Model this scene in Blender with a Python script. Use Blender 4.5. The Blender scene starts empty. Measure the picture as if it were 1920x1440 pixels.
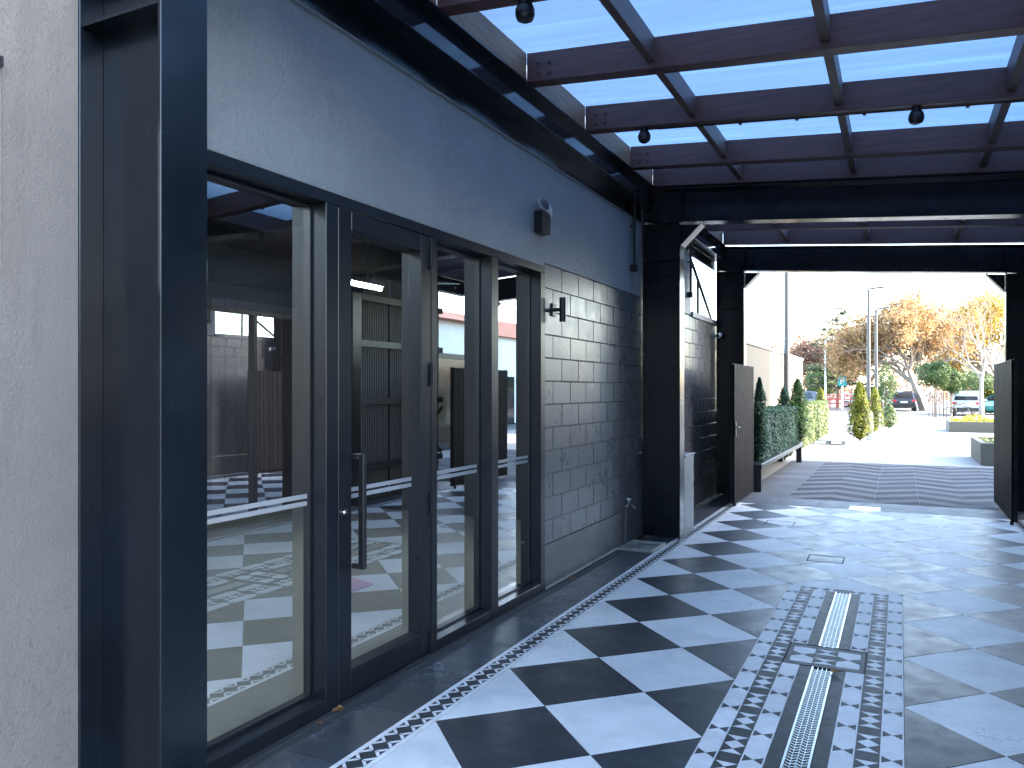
import bpy, bmesh, math, random
from mathutils import Vector, Matrix
R = math.radians
scene = bpy.context.scene
col = scene.collection

# ------------------------------------------------------------------ camera
cam_d = bpy.data.cameras.new('camera')
cam = bpy.data.objects.new('camera', cam_d); col.objects.link(cam)
cam.location = (0, 0, 1.70)
cam.rotation_euler = (R(90), 0, 0.4624)
cam_d.sensor_width = 36
cam_d.lens = 1460 / 1920 * 36
cam_d.shift_y = 11.8 / 1920
cam_d.clip_start = 0.05
cam_d.clip_end = 900
scene.camera = cam

# ------------------------------------------------------------------ light
SUN_EL, SUN_AZ = R(27), R(76)          # azimuth measured from +Y towards +X
world = bpy.data.worlds.new('World'); scene.world = world
world.use_nodes = True
wn = world.node_tree
sky = wn.nodes.new('ShaderNodeTexSky'); sky.sky_type = 'NISHITA'; sky.sun_disc = False
sky.sun_elevation = SUN_EL; sky.sun_rotation = SUN_AZ
sky.air_density = 1.0; sky.dust_density = 1.8; sky.ozone_density = 1.0
wn.links.new(sky.outputs[0], wn.nodes['Background'].inputs[0])
wn.nodes['Background'].inputs[1].default_value = 0.15
sun_d = bpy.data.lights.new('sun', 'SUN'); sun_d.energy = 2.0; sun_d.angle = R(0.5)
sun_d.color = (1.0, 0.94, 0.84)
sun = bpy.data.objects.new('sun', sun_d); col.objects.link(sun)
sdir = Vector((math.sin(SUN_AZ) * math.cos(SUN_EL), math.cos(SUN_AZ) * math.cos(SUN_EL), math.sin(SUN_EL)))
sun.rotation_euler = sdir.to_track_quat('Z', 'Y').to_euler()
sun.location = (20, 10, 20)
vs = scene.view_settings
vs.view_transform = 'Standard'; vs.look = 'None'; vs.gamma = 1.0; vs.use_curve_mapping = False
vs.exposure = 3.88
cy = scene.cycles
cy.max_bounces = 10; cy.diffuse_bounces = 5; cy.glossy_bounces = 6; cy.transparent_max_bounces = 16
cy.caustics_reflective = False; cy.caustics_refractive = False
cy.sample_clamp_indirect = 6
cy.use_denoising = True

# ------------------------------------------------------------------ materials
MATS = {}
def new_mat(name):
    m = bpy.data.materials.new(name); m.use_nodes = True
    nt = m.node_tree
    return m, nt, nt.nodes['Principled BSDF']
def N(nt, t, **kw):
    n = nt.nodes.new(t)
    for k, v in kw.items(): setattr(n, k, v)
    return n
def setin(n, **kw):
    for k, v in kw.items():
        n.inputs[k.replace('_', ' ')].default_value = v
def rgb(c): return (c[0], c[1], c[2], 1)
def pos_noise(nt, scale, detail=4, rough=0.55, stretch=None, dist=0.0):
    g = N(nt, 'ShaderNodeNewGeometry')
    src = g.outputs['Position']
    if stretch:
        mp = N(nt, 'ShaderNodeMapping'); mp.inputs['Scale'].default_value = stretch
        nt.links.new(src, mp.inputs['Vector']); src = mp.outputs['Vector']
    n = N(nt, 'ShaderNodeTexNoise')
    nt.links.new(src, n.inputs['Vector'])
    setin(n, Scale=scale, Detail=detail, Roughness=rough, Distortion=dist)
    return n.outputs['Fac']
def ramp(nt, src, stops):
    r = N(nt, 'ShaderNodeValToRGB')
    e = r.color_ramp.elements
    while len(e) < len(stops): e.new(0.5)
    for i, (p, c) in enumerate(stops):
        e[i].position = p; e[i].color = rgb(c) if len(c) == 3 else c
    nt.links.new(src, r.inputs['Fac'])
    return r.outputs['Color']
def mixc(nt, fac, a, b, mode='MIX'):
    m = N(nt, 'ShaderNodeMix', data_type='RGBA', blend_type=mode)
    for sock, v in ((m.inputs[0], fac), (m.inputs[6], a), (m.inputs[7], b)):
        if hasattr(v, 'links'): nt.links.new(v, sock)
        elif isinstance(v, (int, float)): sock.default_value = v
        else: sock.default_value = rgb(v)
    return m.outputs[2]
def bump(nt, p, src, strength, dist):
    b = N(nt, 'ShaderNodeBump'); setin(b, Strength=strength, Distance=dist)
    nt.links.new(src, b.inputs['Height'])
    if p.inputs['Normal'].links: nt.links.new(p.inputs['Normal'].links[0].from_socket, b.inputs['Normal'])
    nt.links.new(b.outputs[0], p.inputs['Normal'])
def surf(name, base, rough=0.5, var=0.15, nscale=6.0, stretch=None, bumps=(), rvar=0.0, metal=0.0, spec=0.5, objvar=0.0, coat=0.0, stain=None, prints=None):
    """general procedural surface: mottled base colour, per-object variation, roughness breakup, bumps"""
    m, nt, p = new_mat(name)
    n = pos_noise(nt, nscale, 5, 0.6, stretch)
    lo = tuple(c * (1 - var) for c in base); hi = tuple(min(1, c * (1 + var)) for c in base)
    c = ramp(nt, n, [(0.3, lo), (0.7, hi)])
    if stain:
        sn = pos_noise(nt, stain[0], 6, 0.65, stain[3] if len(stain) > 3 else None)
        f = ramp(nt, sn, [(stain[2], (0, 0, 0)), (stain[2] + 0.14, (1, 1, 1))])
        c = mixc(nt, f, c, stain[1])
    if prints:
        f1 = ramp(nt, pos_noise(nt, prints[0], 2, 0.5), [(prints[1], (0, 0, 0)), (prints[1] + 0.10, (1, 1, 1))])
        f2 = ramp(nt, pos_noise(nt, prints[2], 3, 0.6, None, 1.5), [(0.52, (0, 0, 0)), (0.62, (1, 1, 1))])
        c = mixc(nt, mixc(nt, 1.0, f1, f2, 'MULTIPLY'), c, prints[3])
    if objvar:
        oi = N(nt, 'ShaderNodeObjectInfo')
        mr = N(nt, 'ShaderNodeMapRange'); setin(mr, To_Min=1 - objvar, To_Max=1 + objvar)
        nt.links.new(oi.outputs['Random'], mr.inputs['Value'])
        cb = N(nt, 'ShaderNodeCombineColor')
        for i in range(3): nt.links.new(mr.outputs[0], cb.inputs[i])
        c = mixc(nt, 1.0, c, cb.outputs[0], 'MULTIPLY')
    nt.links.new(c, p.inputs['Base Color'])
    setin(p, Roughness=rough, Metallic=metal)
    p.inputs['Specular IOR Level'].default_value = spec
    if coat: p.inputs['Coat Weight'].default_value = coat; p.inputs['Coat Roughness'].default_value = 0.08
    if rvar:
        rn = pos_noise(nt, nscale * 1.7, 5, 0.65)
        mr = N(nt, 'ShaderNodeMapRange'); setin(mr, From_Min=0.3, From_Max=0.7, To_Min=max(0.02, rough - rvar), To_Max=rough + rvar)
        nt.links.new(rn, mr.inputs['Value']); nt.links.new(mr.outputs[0], p.inputs['Roughness'])
    for (sc, st, di) in bumps:
        bump(nt, p, pos_noise(nt, sc, 4, 0.6), st, di)
    MATS[name] = m
    return m

surf('steel_black', (0.0046, 0.0074, 0.0115), 0.22, 0.25, 3, bumps=((60, 0.12, 0.0006), (3.5, 0.05, 0.003)), rvar=0.07, stain=(7, (0.03, 0.036, 0.045), 0.72))
surf('steel_gloss', (0.012, 0.016, 0.024), 0.10, 0.2, 3, bumps=((2.2, 0.05, 0.003),), rvar=0.04)
surf('alu_black', (0.011, 0.014, 0.019), 0.30, 0.12, 5, spec=0.35, rvar=0.03)
surf('alu_dark', (0.012, 0.014, 0.018), 0.35, 0.1, 5)
surf('plaster', (0.29, 0.31, 0.325), 0.42, 0.10, 1.4, bumps=((6, 0.35, 0.02), (19, 1.0, 0.016), (70, 0.35, 0.003)), rvar=0.06, stain=(1.1, (0.26, 0.272, 0.28), 0.56))
surf('block_paint', (0.105, 0.107, 0.112), 0.30, 0.12, 4, bumps=((55, 0.13, 0.002), (260, 0.15, 0.0006)), rvar=0.05, objvar=0.14, stain=(2.0, (0.125, 0.126, 0.128), 0.58))
surf('block_back', (0.08, 0.083, 0.087), 0.55, 0.1, 5, bumps=((60, 0.3, 0.003),))
surf('block_base', (0.11, 0.115, 0.115), 0.36, 0.15, 3, bumps=((40, 0.3, 0.003),), rvar=0.08, stain=(3, (0.16, 0.165, 0.155), 0.58))
surf('concrete_wall', (0.135, 0.131, 0.126), 0.75, 0.10, 2.0, bumps=((95, 0.75, 0.006), (300, 0.5, 0.002), (9, 0.2, 0.01)), stain=(1.3, (0.098, 0.095, 0.090), 0.52, (1.6, 2.2, 0.40)), prints=(2.0, 0.50, 60, (0.115, 0.112, 0.106)))
surf('concrete_light', (0.22, 0.213, 0.195), 0.8, 0.08, 0.7, bumps=((60, 0.2, 0.002),), stain=(0.35, (0.18, 0.174, 0.16), 0.55))
surf('concrete_gully', (0.30, 0.30, 0.27), 0.8, 0.2, 9, bumps=((60, 0.3, 0.003),))
surf('asphalt', (0.085, 0.083, 0.080), 0.85, 0.2, 3, bumps=((90, 0.4, 0.004),))
surf('grout', (0.17, 0.17, 0.17), 0.8, 0.25, 14, bumps=((120, 0.2, 0.001),))
surf('tile_white', (0.71, 0.71, 0.70), 0.46, 0.08, 3.2, spec=0.06, bumps=((5, 0.03, 0.002), (120, 0.05, 0.0004)), rvar=0.09, objvar=0.05, stain=(2.1, (0.60, 0.605, 0.605), 0.50), prints=(1.3, 0.53, 22, (0.55, 0.55, 0.54)))
surf('tile_dark', (0.028, 0.032, 0.039), 0.42, 0.22, 3.0, spec=0.22, bumps=((6, 0.04, 0.002), (120, 0.06, 0.0005)), rvar=0.08, objvar=0.14, stain=(5, (0.052, 0.055, 0.061), 0.56), prints=(1.7, 0.57, 26, (0.085, 0.088, 0.096)))
surf('tile_edge', (0.055, 0.060, 0.072), 0.45, 0.22, 3.5, spec=0.3, bumps=((8, 0.05, 0.002),), rvar=0.08, objvar=0.16, prints=(2.4, 0.53, 30, (0.20, 0.21, 0.23)))
surf('tile_plain', (0.085, 0.090, 0.098), 0.5, 0.12, 3, spec=0.06, bumps=((8, 0.05, 0.002),), rvar=0.08, objvar=0.12)
surf('mosaic_white', (0.70, 0.70, 0.70), 0.5, 0.10, 9, spec=0.08, objvar=0.07, rvar=0.08)
surf('mosaic_dark', (0.045, 0.048, 0.053), 0.5, 0.25, 9, spec=0.08, objvar=0.14, rvar=0.08)
surf('slab_light', (0.105, 0.107, 0.110), 0.8, 0.10, 2, spec=0.05, bumps=((60, 0.15, 0.001),), objvar=0.12)
surf('slab_dark', (0.045, 0.047, 0.052), 0.8, 0.12, 2, spec=0.05, bumps=((60, 0.15, 0.001),), objvar=0.16)
surf('timber', (0.098, 0.047, 0.046), 0.45, 0.30, 5, (0.6, 9, 9), bumps=((40, 0.10, 0.001),), rvar=0.08, objvar=0.14)
surf('timber_y', (0.105, 0.062, 0.055), 0.5, 0.30, 5, (9, 0.6, 9), bumps=((40, 0.10, 0.001),), objvar=0.12)
surf('timber_lit', (0.24, 0.145, 0.095), 0.6, 0.35, 4, (9, 0.8, 9), bumps=((40, 0.15, 0.001),))  # left ledger only: light falling on it put into a paler brown
surf('gate_board', (0.020, 0.0155, 0.015), 0.55, 0.18, 6, (9, 9, 0.5), spec=0.03, bumps=((120, 0.08, 0.0005),), rvar=0.06, objvar=0.12)
surf('galv', (0.48, 0.51, 0.52), 0.36, 0.10, 30, metal=1.0, rvar=0.08)
surf('steel_plate', (0.55, 0.56, 0.57), 0.30, 0.12, 8, metal=1.0, bumps=((30, 0.1, 0.001),), rvar=0.1)
surf('chrome', (0.75, 0.75, 0.76), 0.12, 0.05, 8, metal=1.0)
surf('black_plastic', (0.013, 0.014, 0.016), 0.38, 0.1, 8)
surf('matte_black', (0.012, 0.013, 0.015), 0.7, 0.2, 8, spec=0.1)
surf('slat_metal', (0.06, 0.063, 0.07), 0.5, 0.2, 8)
surf('grey_plastic', (0.10, 0.105, 0.11), 0.4, 0.1, 8)
surf('white_plastic', (0.7, 0.71, 0.72), 0.35, 0.05, 8)
surf('white_paint', (0.74, 0.74, 0.73), 0.5, 0.05, 2)
surf('render_white', (0.66, 0.67, 0.68), 0.8, 0.06, 0.8, bumps=((40, 0.2, 0.003),))
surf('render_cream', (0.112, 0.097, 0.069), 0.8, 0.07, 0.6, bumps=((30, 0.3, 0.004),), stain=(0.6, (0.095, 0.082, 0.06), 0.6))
surf('capping', (0.22, 0.23, 0.24), 0.45, 0.06, 3)
surf('roof_orange', (0.42, 0.14, 0.06), 0.7, 0.2, 4)
surf('tan_sheet', (0.26, 0.22, 0.175), 0.55, 0.14, 1.5, (3, 3, 0.6))
surf('frost_strip', (0.42, 0.43, 0.44), 0.5, 0.04, 10)
surf('room_floor', (0.66, 0.69, 0.66), 0.5, 0.08, 1.4, bumps=((40, 0.1, 0.001),), stain=(2.2, (0.54, 0.56, 0.53), 0.56))
surf('room_wall', (0.05, 0.052, 0.055), 0.8, 0.1, 1.2)
surf('room_pale', (0.20, 0.18, 0.23), 0.7, 0.08, 2, (4, 4, 0.3))
surf('room_ceiling', (0.07, 0.065, 0.065), 0.8, 0.15, 1.5)
surf('opposite_wall', (0.13, 0.14, 0.145), 0.6, 0.12, 1.5, bumps=((40, 0.3, 0.004),))
surf('red_plastic', (0.55, 0.05, 0.05), 0.4, 0.1, 8)
surf('bark', (0.16, 0.12, 0.09), 0.9, 0.3, 12, bumps=((30, 0.5, 0.02),))
surf('bark_pale', (0.25, 0.215, 0.18), 0.85, 0.25, 10, bumps=((30, 0.4, 0.015),))
surf('soil', (0.06, 0.045, 0.035), 0.95, 0.3, 20, bumps=((40, 0.6, 0.02),))
surf('car_paint', (0.018, 0.019, 0.022), 0.16, 0.1, 3, coat=0.8)
surf('car_silver', (0.42, 0.45, 0.47), 0.25, 0.05, 3, metal=0.4, coat=0.6)
surf('car_green', (0.02, 0.19, 0.16), 0.25, 0.05, 3, coat=0.6)
surf('car_glass', (0.015, 0.018, 0.02), 0.06, 0.05, 3)
surf('rubber', (0.015, 0.015, 0.015), 0.8, 0.1, 8)
surf('tail_red', (0.35, 0.012, 0.015), 0.2, 0.1, 8)
surf('sign_teal', (0.02, 0.30, 0.34), 0.5, 0.05, 8)
surf('pole_grey', (0.055, 0.052, 0.05), 0.45, 0.1, 5)
surf('pole_white', (0.62, 0.62, 0.60), 0.5, 0.05, 5)
surf('leaf_dry', (0.30, 0.15, 0.06), 0.7, 0.35, 60)
surf('fabric_red', (0.30, 0.045, 0.06), 0.8, 0.2, 6)

def foliage(name, cols, trans=0.25):
    m, nt, p = new_mat(name)
    g = N(nt, 'ShaderNodeNewGeometry')
    stops = [(i / max(1, len(cols) - 1), c) for i, c in enumerate(cols)]
    c = ramp(nt, g.outputs['Random Per Island'], stops)
    big = pos_noise(nt, 2.2, 3)
    f = ramp(nt, big, [(0.35, (0.72, 0.72, 0.72)), (0.65, (1.15, 1.15, 1.15))])
    c = mixc(nt, 1.0, c, f, 'MULTIPLY')
    nt.links.new(c, p.inputs['Base Color']); setin(p, Roughness=0.55)
    p.inputs['Specular IOR Level'].default_value = 0.25
    tr = N(nt, 'ShaderNodeBsdfTranslucent'); nt.links.new(c, tr.inputs['Color'])
    mx = N(nt, 'ShaderNodeMixShader'); mx.inputs[0].default_value = trans
    nt.links.new(p.outputs[0], mx.inputs[1]); nt.links.new(tr.outputs[0], mx.inputs[2])
    nt.links.new(mx.outputs[0], nt.nodes['Material Output'].inputs['Surface'])
    MATS[name] = m
foliage('leaf_hedge', [(0.022, 0.060, 0.034), (0.045, 0.105, 0.060), (0.075, 0.145, 0.085)])
foliage('leaf_thuja', [(0.030, 0.075, 0.020), (0.065, 0.130, 0.028), (0.120, 0.170, 0.030)], 0.3)
foliage('leaf_thuja_gold', [(0.090, 0.120, 0.015), (0.190, 0.190, 0.020), (0.260, 0.230, 0.025)], 0.35)
foliage('leaf_hedge_light', [(0.080, 0.130, 0.040), (0.150, 0.190, 0.070), (0.220, 0.240, 0.110)], 0.3)
foliage('leaf_autumn', [(0.26, 0.140, 0.070), (0.36, 0.220, 0.110), (0.42, 0.310, 0.120), (0.36, 0.19, 0.11)], 0.35)
foliage('leaf_rust', [(0.22, 0.120, 0.080), (0.29, 0.160, 0.105), (0.33, 0.210, 0.130)], 0.3)
foliage('leaf_yellow', [(0.34, 0.22, 0.03), (0.40, 0.28, 0.04), (0.30, 0.17, 0.04)], 0.4)
foliage('leaf_evergreen', [(0.030, 0.060, 0.020), (0.060, 0.100, 0.030), (0.095, 0.140, 0.040)], 0.2)
foliage('leaf_conifer', [(0.045, 0.065, 0.040), (0.075, 0.095, 0.050), (0.11, 0.12, 0.06)], 0.2)
foliage('flower_yellow', [(0.45, 0.32, 0.02), (0.55, 0.42, 0.03), (0.16, 0.2, 0.03)], 0.3)

def glass_mat(name, refl, tint):
    m, nt, p = new_mat(name); nt.nodes.remove(p)
    t = N(nt, 'ShaderNodeBsdfTransparent'); t.inputs[0].default_value = rgb(tint)
    g = N(nt, 'ShaderNodeBsdfGlossy'); g.inputs['Roughness'].default_value = 0.0
    g.inputs['Color'].default_value = (0.97, 0.98, 0.97, 1)
    lw = N(nt, 'ShaderNodeFresnel'); lw.inputs['IOR'].default_value = 1.6
    ad = N(nt, 'ShaderNodeMath', operation='MULTIPLY_ADD'); ad.use_clamp = True
    nt.links.new(lw.outputs[0], ad.inputs[0]); ad.inputs[1].default_value = 1.0; ad.inputs[2].default_value = refl
    n = pos_noise(nt, 0.9, 1)
    b = N(nt, 'ShaderNodeBump'); setin(b, Strength=0.03, Distance=0.02); nt.links.new(n, b.inputs['Height'])
    nt.links.new(b.outputs[0], g.inputs['Normal'])
    mx = N(nt, 'ShaderNodeMixShader')
    nt.links.new(ad.outputs[0], mx.inputs[0]); nt.links.new(t.outputs[0], mx.inputs[1]); nt.links.new(g.outputs[0], mx.inputs[2])
    nt.links.new(mx.outputs[0], nt.nodes['Material Output'].inputs['Surface'])
    MATS[name] = m
glass_mat('glass', 0.44, (0.72, 0.76, 0.76))
glass_mat('glass_clear', 0.06, (0.85, 0.87, 0.86))

def polycarb():
    m, nt, p = new_mat('polycarbonate'); nt.nodes.remove(p)
    s1 = pos_noise(nt, 6, 3, 0.6, (0.07, 2.2, 1)); s2 = pos_noise(nt, 1.0, 3, 0.5, (0.35, 1.6, 1))
    c1 = ramp(nt, s1, [(0.30, (0.006, 0.023, 0.052)), (0.5, (0.016, 0.041, 0.080)), (0.70, (0.036, 0.074, 0.122))])
    c2 = ramp(nt, s2, [(0.28, (0.52, 0.62, 0.76)), (0.68, (1.14, 1.11, 1.06))])
    c = mixc(nt, 1.0, c1, c2, 'MULTIPLY')
    t = N(nt, 'ShaderNodeBsdfTransparent'); nt.links.new(c, t.inputs[0])
    tl = N(nt, 'ShaderNodeBsdfTranslucent'); tl.inputs[0].default_value = (0.24, 0.34, 0.46, 1)
    g = N(nt, 'ShaderNodeBsdfGlossy'); g.inputs['Roughness'].default_value = 0.12
    mx = N(nt, 'ShaderNodeMixShader'); mx.inputs[0].default_value = 0.27
    nt.links.new(t.outputs[0], mx.inputs[1]); nt.links.new(tl.outputs[0], mx.inputs[2])
    mg = N(nt, 'ShaderNodeMixShader'); mg.inputs[0].default_value = 0.04
    nt.links.new(mx.outputs[0], mg.inputs[1]); nt.links.new(g.outputs[0], mg.inputs[2])
    nt.links.new(mg.outputs[0], nt.nodes['Material Output'].inputs['Surface'])
    MATS['polycarbonate'] = m
polycarb()
def emit(name, c, s):
    m, nt, p = new_mat(name)
    p.inputs['Emission Color'].default_value = rgb(c); p.inputs['Emission Strength'].default_value = s
    MATS[name] = m
emit('tube_glow', (0.93, 1.0, 1.0), 20.0)

# ------------------------------------------------------------------ mesh helpers
def world_loc(o):
    v = Vector((0, 0, 0))
    while o is not None:
        v += o.location; o = o.parent
    return v
class MB:
    def __init__(s): s.v = []; s.f = []; s.m = []
    def face(s, pts, mi=0):
        n = len(s.v); s.v += [tuple(p) for p in pts]; s.f.append(tuple(range(n, n + len(pts)))); s.m.append(mi); return s
    def box(s, x0, x1, y0, y1, z0, z1, mi=0):
        n = len(s.v)
        s.v += [(x, y, z) for z in (z0, z1) for x, y in ((x0, y0), (x1, y0), (x1, y1), (x0, y1))]
        for q in ((0, 3, 2, 1), (4, 5, 6, 7), (0, 1, 5, 4), (1, 2, 6, 5), (2, 3, 7, 6), (3, 0, 4, 7)):
            s.f.append(tuple(n + i for i in q)); s.m.append(mi)
        return s
    def hexa(s, bot, top, mi=0):
        """prism between two equal-length rings (counter-clockwise seen from above)"""
        n = len(s.v); k = len(bot)
        s.v += [tuple(p) for p in bot] + [tuple(p) for p in top]
        s.f.append(tuple(n + i for i in reversed(range(k)))); s.m.append(mi)
        s.f.append(tuple(n + k + i for i in range(k))); s.m.append(mi)
        for i in range(k):
            j = (i + 1) % k
            s.f.append((n + i, n + j, n + k + j, n + k + i)); s.m.append(mi)
        return s
    def prism(s, poly, z0, z1, mi=0):
        return s.hexa([(x, y, z0) for x, y in poly], [(x, y, z1) for x, y in poly], mi)
    def bar(s, a, b, w, h, mi=0, up=(0, 0, 1)):
        a = Vector(a); b = Vector(b); d = (b - a).normalized(); u = Vector(up)
        sd = d.cross(u).normalized(); u = sd.cross(d).normalized()
        r = [sd * (-w / 2) + u * (-h / 2), sd * (w / 2) + u * (-h / 2), sd * (w / 2) + u * (h / 2), sd * (-w / 2) + u * (h / 2)]
        return s.hexa([a + q for q in r], [b + q for q in r], mi)
    def tube(s, a, b, r0, r1=None, n=10, mi=0, cap=True):
        r1 = r0 if r1 is None else r1
        a = Vector(a); b = Vector(b); d = (b - a)
        if d.length < 1e-6: return s
        d.normalize()
        u = d.cross(Vector((0, 0, 1)) if abs(d.z) < 0.9 else Vector((1, 0, 0))).normalized(); w = d.cross(u)
        k = len(s.v)
        for p, r in ((a, r0), (b, r1)):
            for i in range(n):
                t = 2 * math.pi * i / n
                s.v.append(tuple(p + u * (r * math.cos(t)) + w * (r * math.sin(t))))
        for i in range(n):
            j = (i + 1) % n
            s.f.append((k + i, k + j, k + n + j, k + n + i)); s.m.append(mi)
        if cap:
            s.f.append(tuple(k + i for i in reversed(range(n)))); s.m.append(mi)
            s.f.append(tuple(k + n + i for i in range(n))); s.m.append(mi)
        return s
    def lathe(s, c, prof, n=16, mi=0, axis='Z'):
        """prof: list of (r, t) along the axis from centre c"""
        k = len(s.v)
        for r, t in prof:
            for i in range(n):
                a = 2 * math.pi * i / n
                if axis == 'Z': q = (r * math.cos(a), r * math.sin(a), t)
                elif axis == 'X': q = (t, r * math.cos(a), r * math.sin(a))
                else: q = (r * math.cos(a), t, r * math.sin(a))
                s.v.append((c[0] + q[0], c[1] + q[1], c[2] + q[2]))
        for j in range(len(prof) - 1):
            for i in range(n):
                i2 = (i + 1) % n
                s.f.append((k + j * n + i, k + j * n + i2, k + (j + 1) * n + i2, k + (j + 1) * n + i)); s.m.append(mi)
        s.f.append(tuple(k + i for i in reversed(range(n)))); s.m.append(mi)
        s.f.append(tuple(k + (len(prof) - 1) * n + i for i in range(n))); s.m.append(mi)
        return s
    def build(s, name, mat, parent=None, bevel=0.0, seg=1, smooth=False, origin=None):
        me = bpy.data.meshes.new(name)
        if origin is None:
            if parent is not None: origin = world_loc(parent)
            else:
                xs = [p[0] for p in s.v]; ys = [p[1] for p in s.v]; zs = [p[2] for p in s.v]
                origin = Vector(((min(xs) + max(xs)) / 2, (min(ys) + max(ys)) / 2, min(zs)))
        ox, oy, oz = origin
        me.from_pydata([(x - ox, y - oy, z - oz) for x, y, z in s.v], [], s.f)
        mats = mat if isinstance(mat, (list, tuple)) else [mat]
        for q in mats: me.materials.append(MATS[q])
        if len(mats) > 1: me.polygons.foreach_set('material_index', s.m)
        if bevel:
            bm = bmesh.new(); bm.from_mesh(me)
            bmesh.ops.recalc_face_normals(bm, faces=bm.faces)
            es = [e for e in bm.edges if len(e.link_faces) == 2 and e.calc_face_angle(0) > 0.6]
            bmesh.ops.bevel(bm, geom=es, offset=bevel, segments=seg, affect='EDGES', profile=0.6, clamp_overlap=True)
            bm.to_mesh(me); bm.free()
        if smooth:
            me.polygons.foreach_set('use_smooth', [True] * len(me.polygons))
        me.update()
        o = bpy.data.objects.new(name, me); col.objects.link(o)
        if parent is not None: o.parent = parent
        else: o.location = origin
        return o
def tag(o, label, cat, group=None):
    o['label'] = label; o['category'] = cat
    if group: o['group'] = group
    return o
def struct(o): o['kind'] = 'structure'; return o
def stuff(o): o['kind'] = 'stuff'; return o
def thing(name, loc, label, cat, group=None):
    o = bpy.data.objects.new(name, None); o.empty_display_size = 0.2; col.objects.link(o)
    o.location = loc
    return tag(o, label, cat, group)
def inst(name, me, loc, parent=None):
    """object sharing mesh data; loc in world space"""
    o = bpy.data.objects.new(name, me); col.objects.link(o)
    if parent is not None: o.parent = parent; o.location = Vector(loc) - world_loc(parent)
    else: o.location = loc
    return o
def clip(poly, nx, ny, c):
    """keep points with nx*x+ny*y <= c"""
    out = []
    for i in range(len(poly)):
        a = poly[i]; b = poly[(i + 1) % len(poly)]
        da = nx * a[0] + ny * a[1] - c; db = nx * b[0] + ny * b[1] - c
        if da <= 1e-9: out.append(a)
        if (da < -1e-9 and db > 1e-9) or (da > 1e-9 and db < -1e-9):
            t = da / (da - db); out.append((a[0] + (b[0] - a[0]) * t, a[1] + (b[1] - a[1]) * t))
    return out
def area(p): return 0.5 * sum(p[i][0] * p[(i + 1) % len(p)][1] - p[(i + 1) % len(p)][0] * p[i][1] for i in range(len(p)))
def inset(poly, g):
    """shrink a convex ccw polygon by g"""
    q = poly
    n = len(poly)
    for i in range(n):
        a = poly[i]; b = poly[(i + 1) % n]
        dx, dy = b[0] - a[0], b[1] - a[1]; L = math.hypot(dx, dy)
        if L < 1e-6: continue
        nx, ny = dy / L, -dx / L
        q = clip(q, nx, ny, nx * a[0] + ny * a[1] - g)
        if len(q) < 3: return []
    return q

# ------------------------------------------------------------------ levels of the place
XW = -2.71            # shop wall face
XC = -2.242           # column flange face
XR = 1.856            # opposite wall face
XCR = 1.325           # opposite column flange face
XMID = -0.427
SL = -0.075           # fall of the roof
def roofz(x): return 3.86 + SL * x     # underside of rafters
P0, P1, P2 = 1.83, 8.78, 12.84         # front of the three portal frames

# ------------------------------------------------------------------ ground
g = MB(); g.box(-400, 400, -300, 600, -0.6, -0.06)
struct(g.build('ground', 'asphalt', origin=(0, 0, 0)))
g = MB(); g.box(-60, 9.5, 12.95, 62, -0.3, -0.012)
struct(g.build('plaza_paving', 'concrete_light', origin=(0, 0, 0)))
g = MB(); g.box(-25, 25, -30, -1.42, -0.3, -0.012)
struct(g.build('rear_bounce_paving', 'concrete_light', origin=(0, 0, 0)))  # pale ground added behind the camera to bounce sunlight into the passage
g = MB(); g.box(-60, 60, 62.2, 260, -0.3, -0.03)
struct(g.build('road', 'asphalt', origin=(0, 0, 0)))

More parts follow.
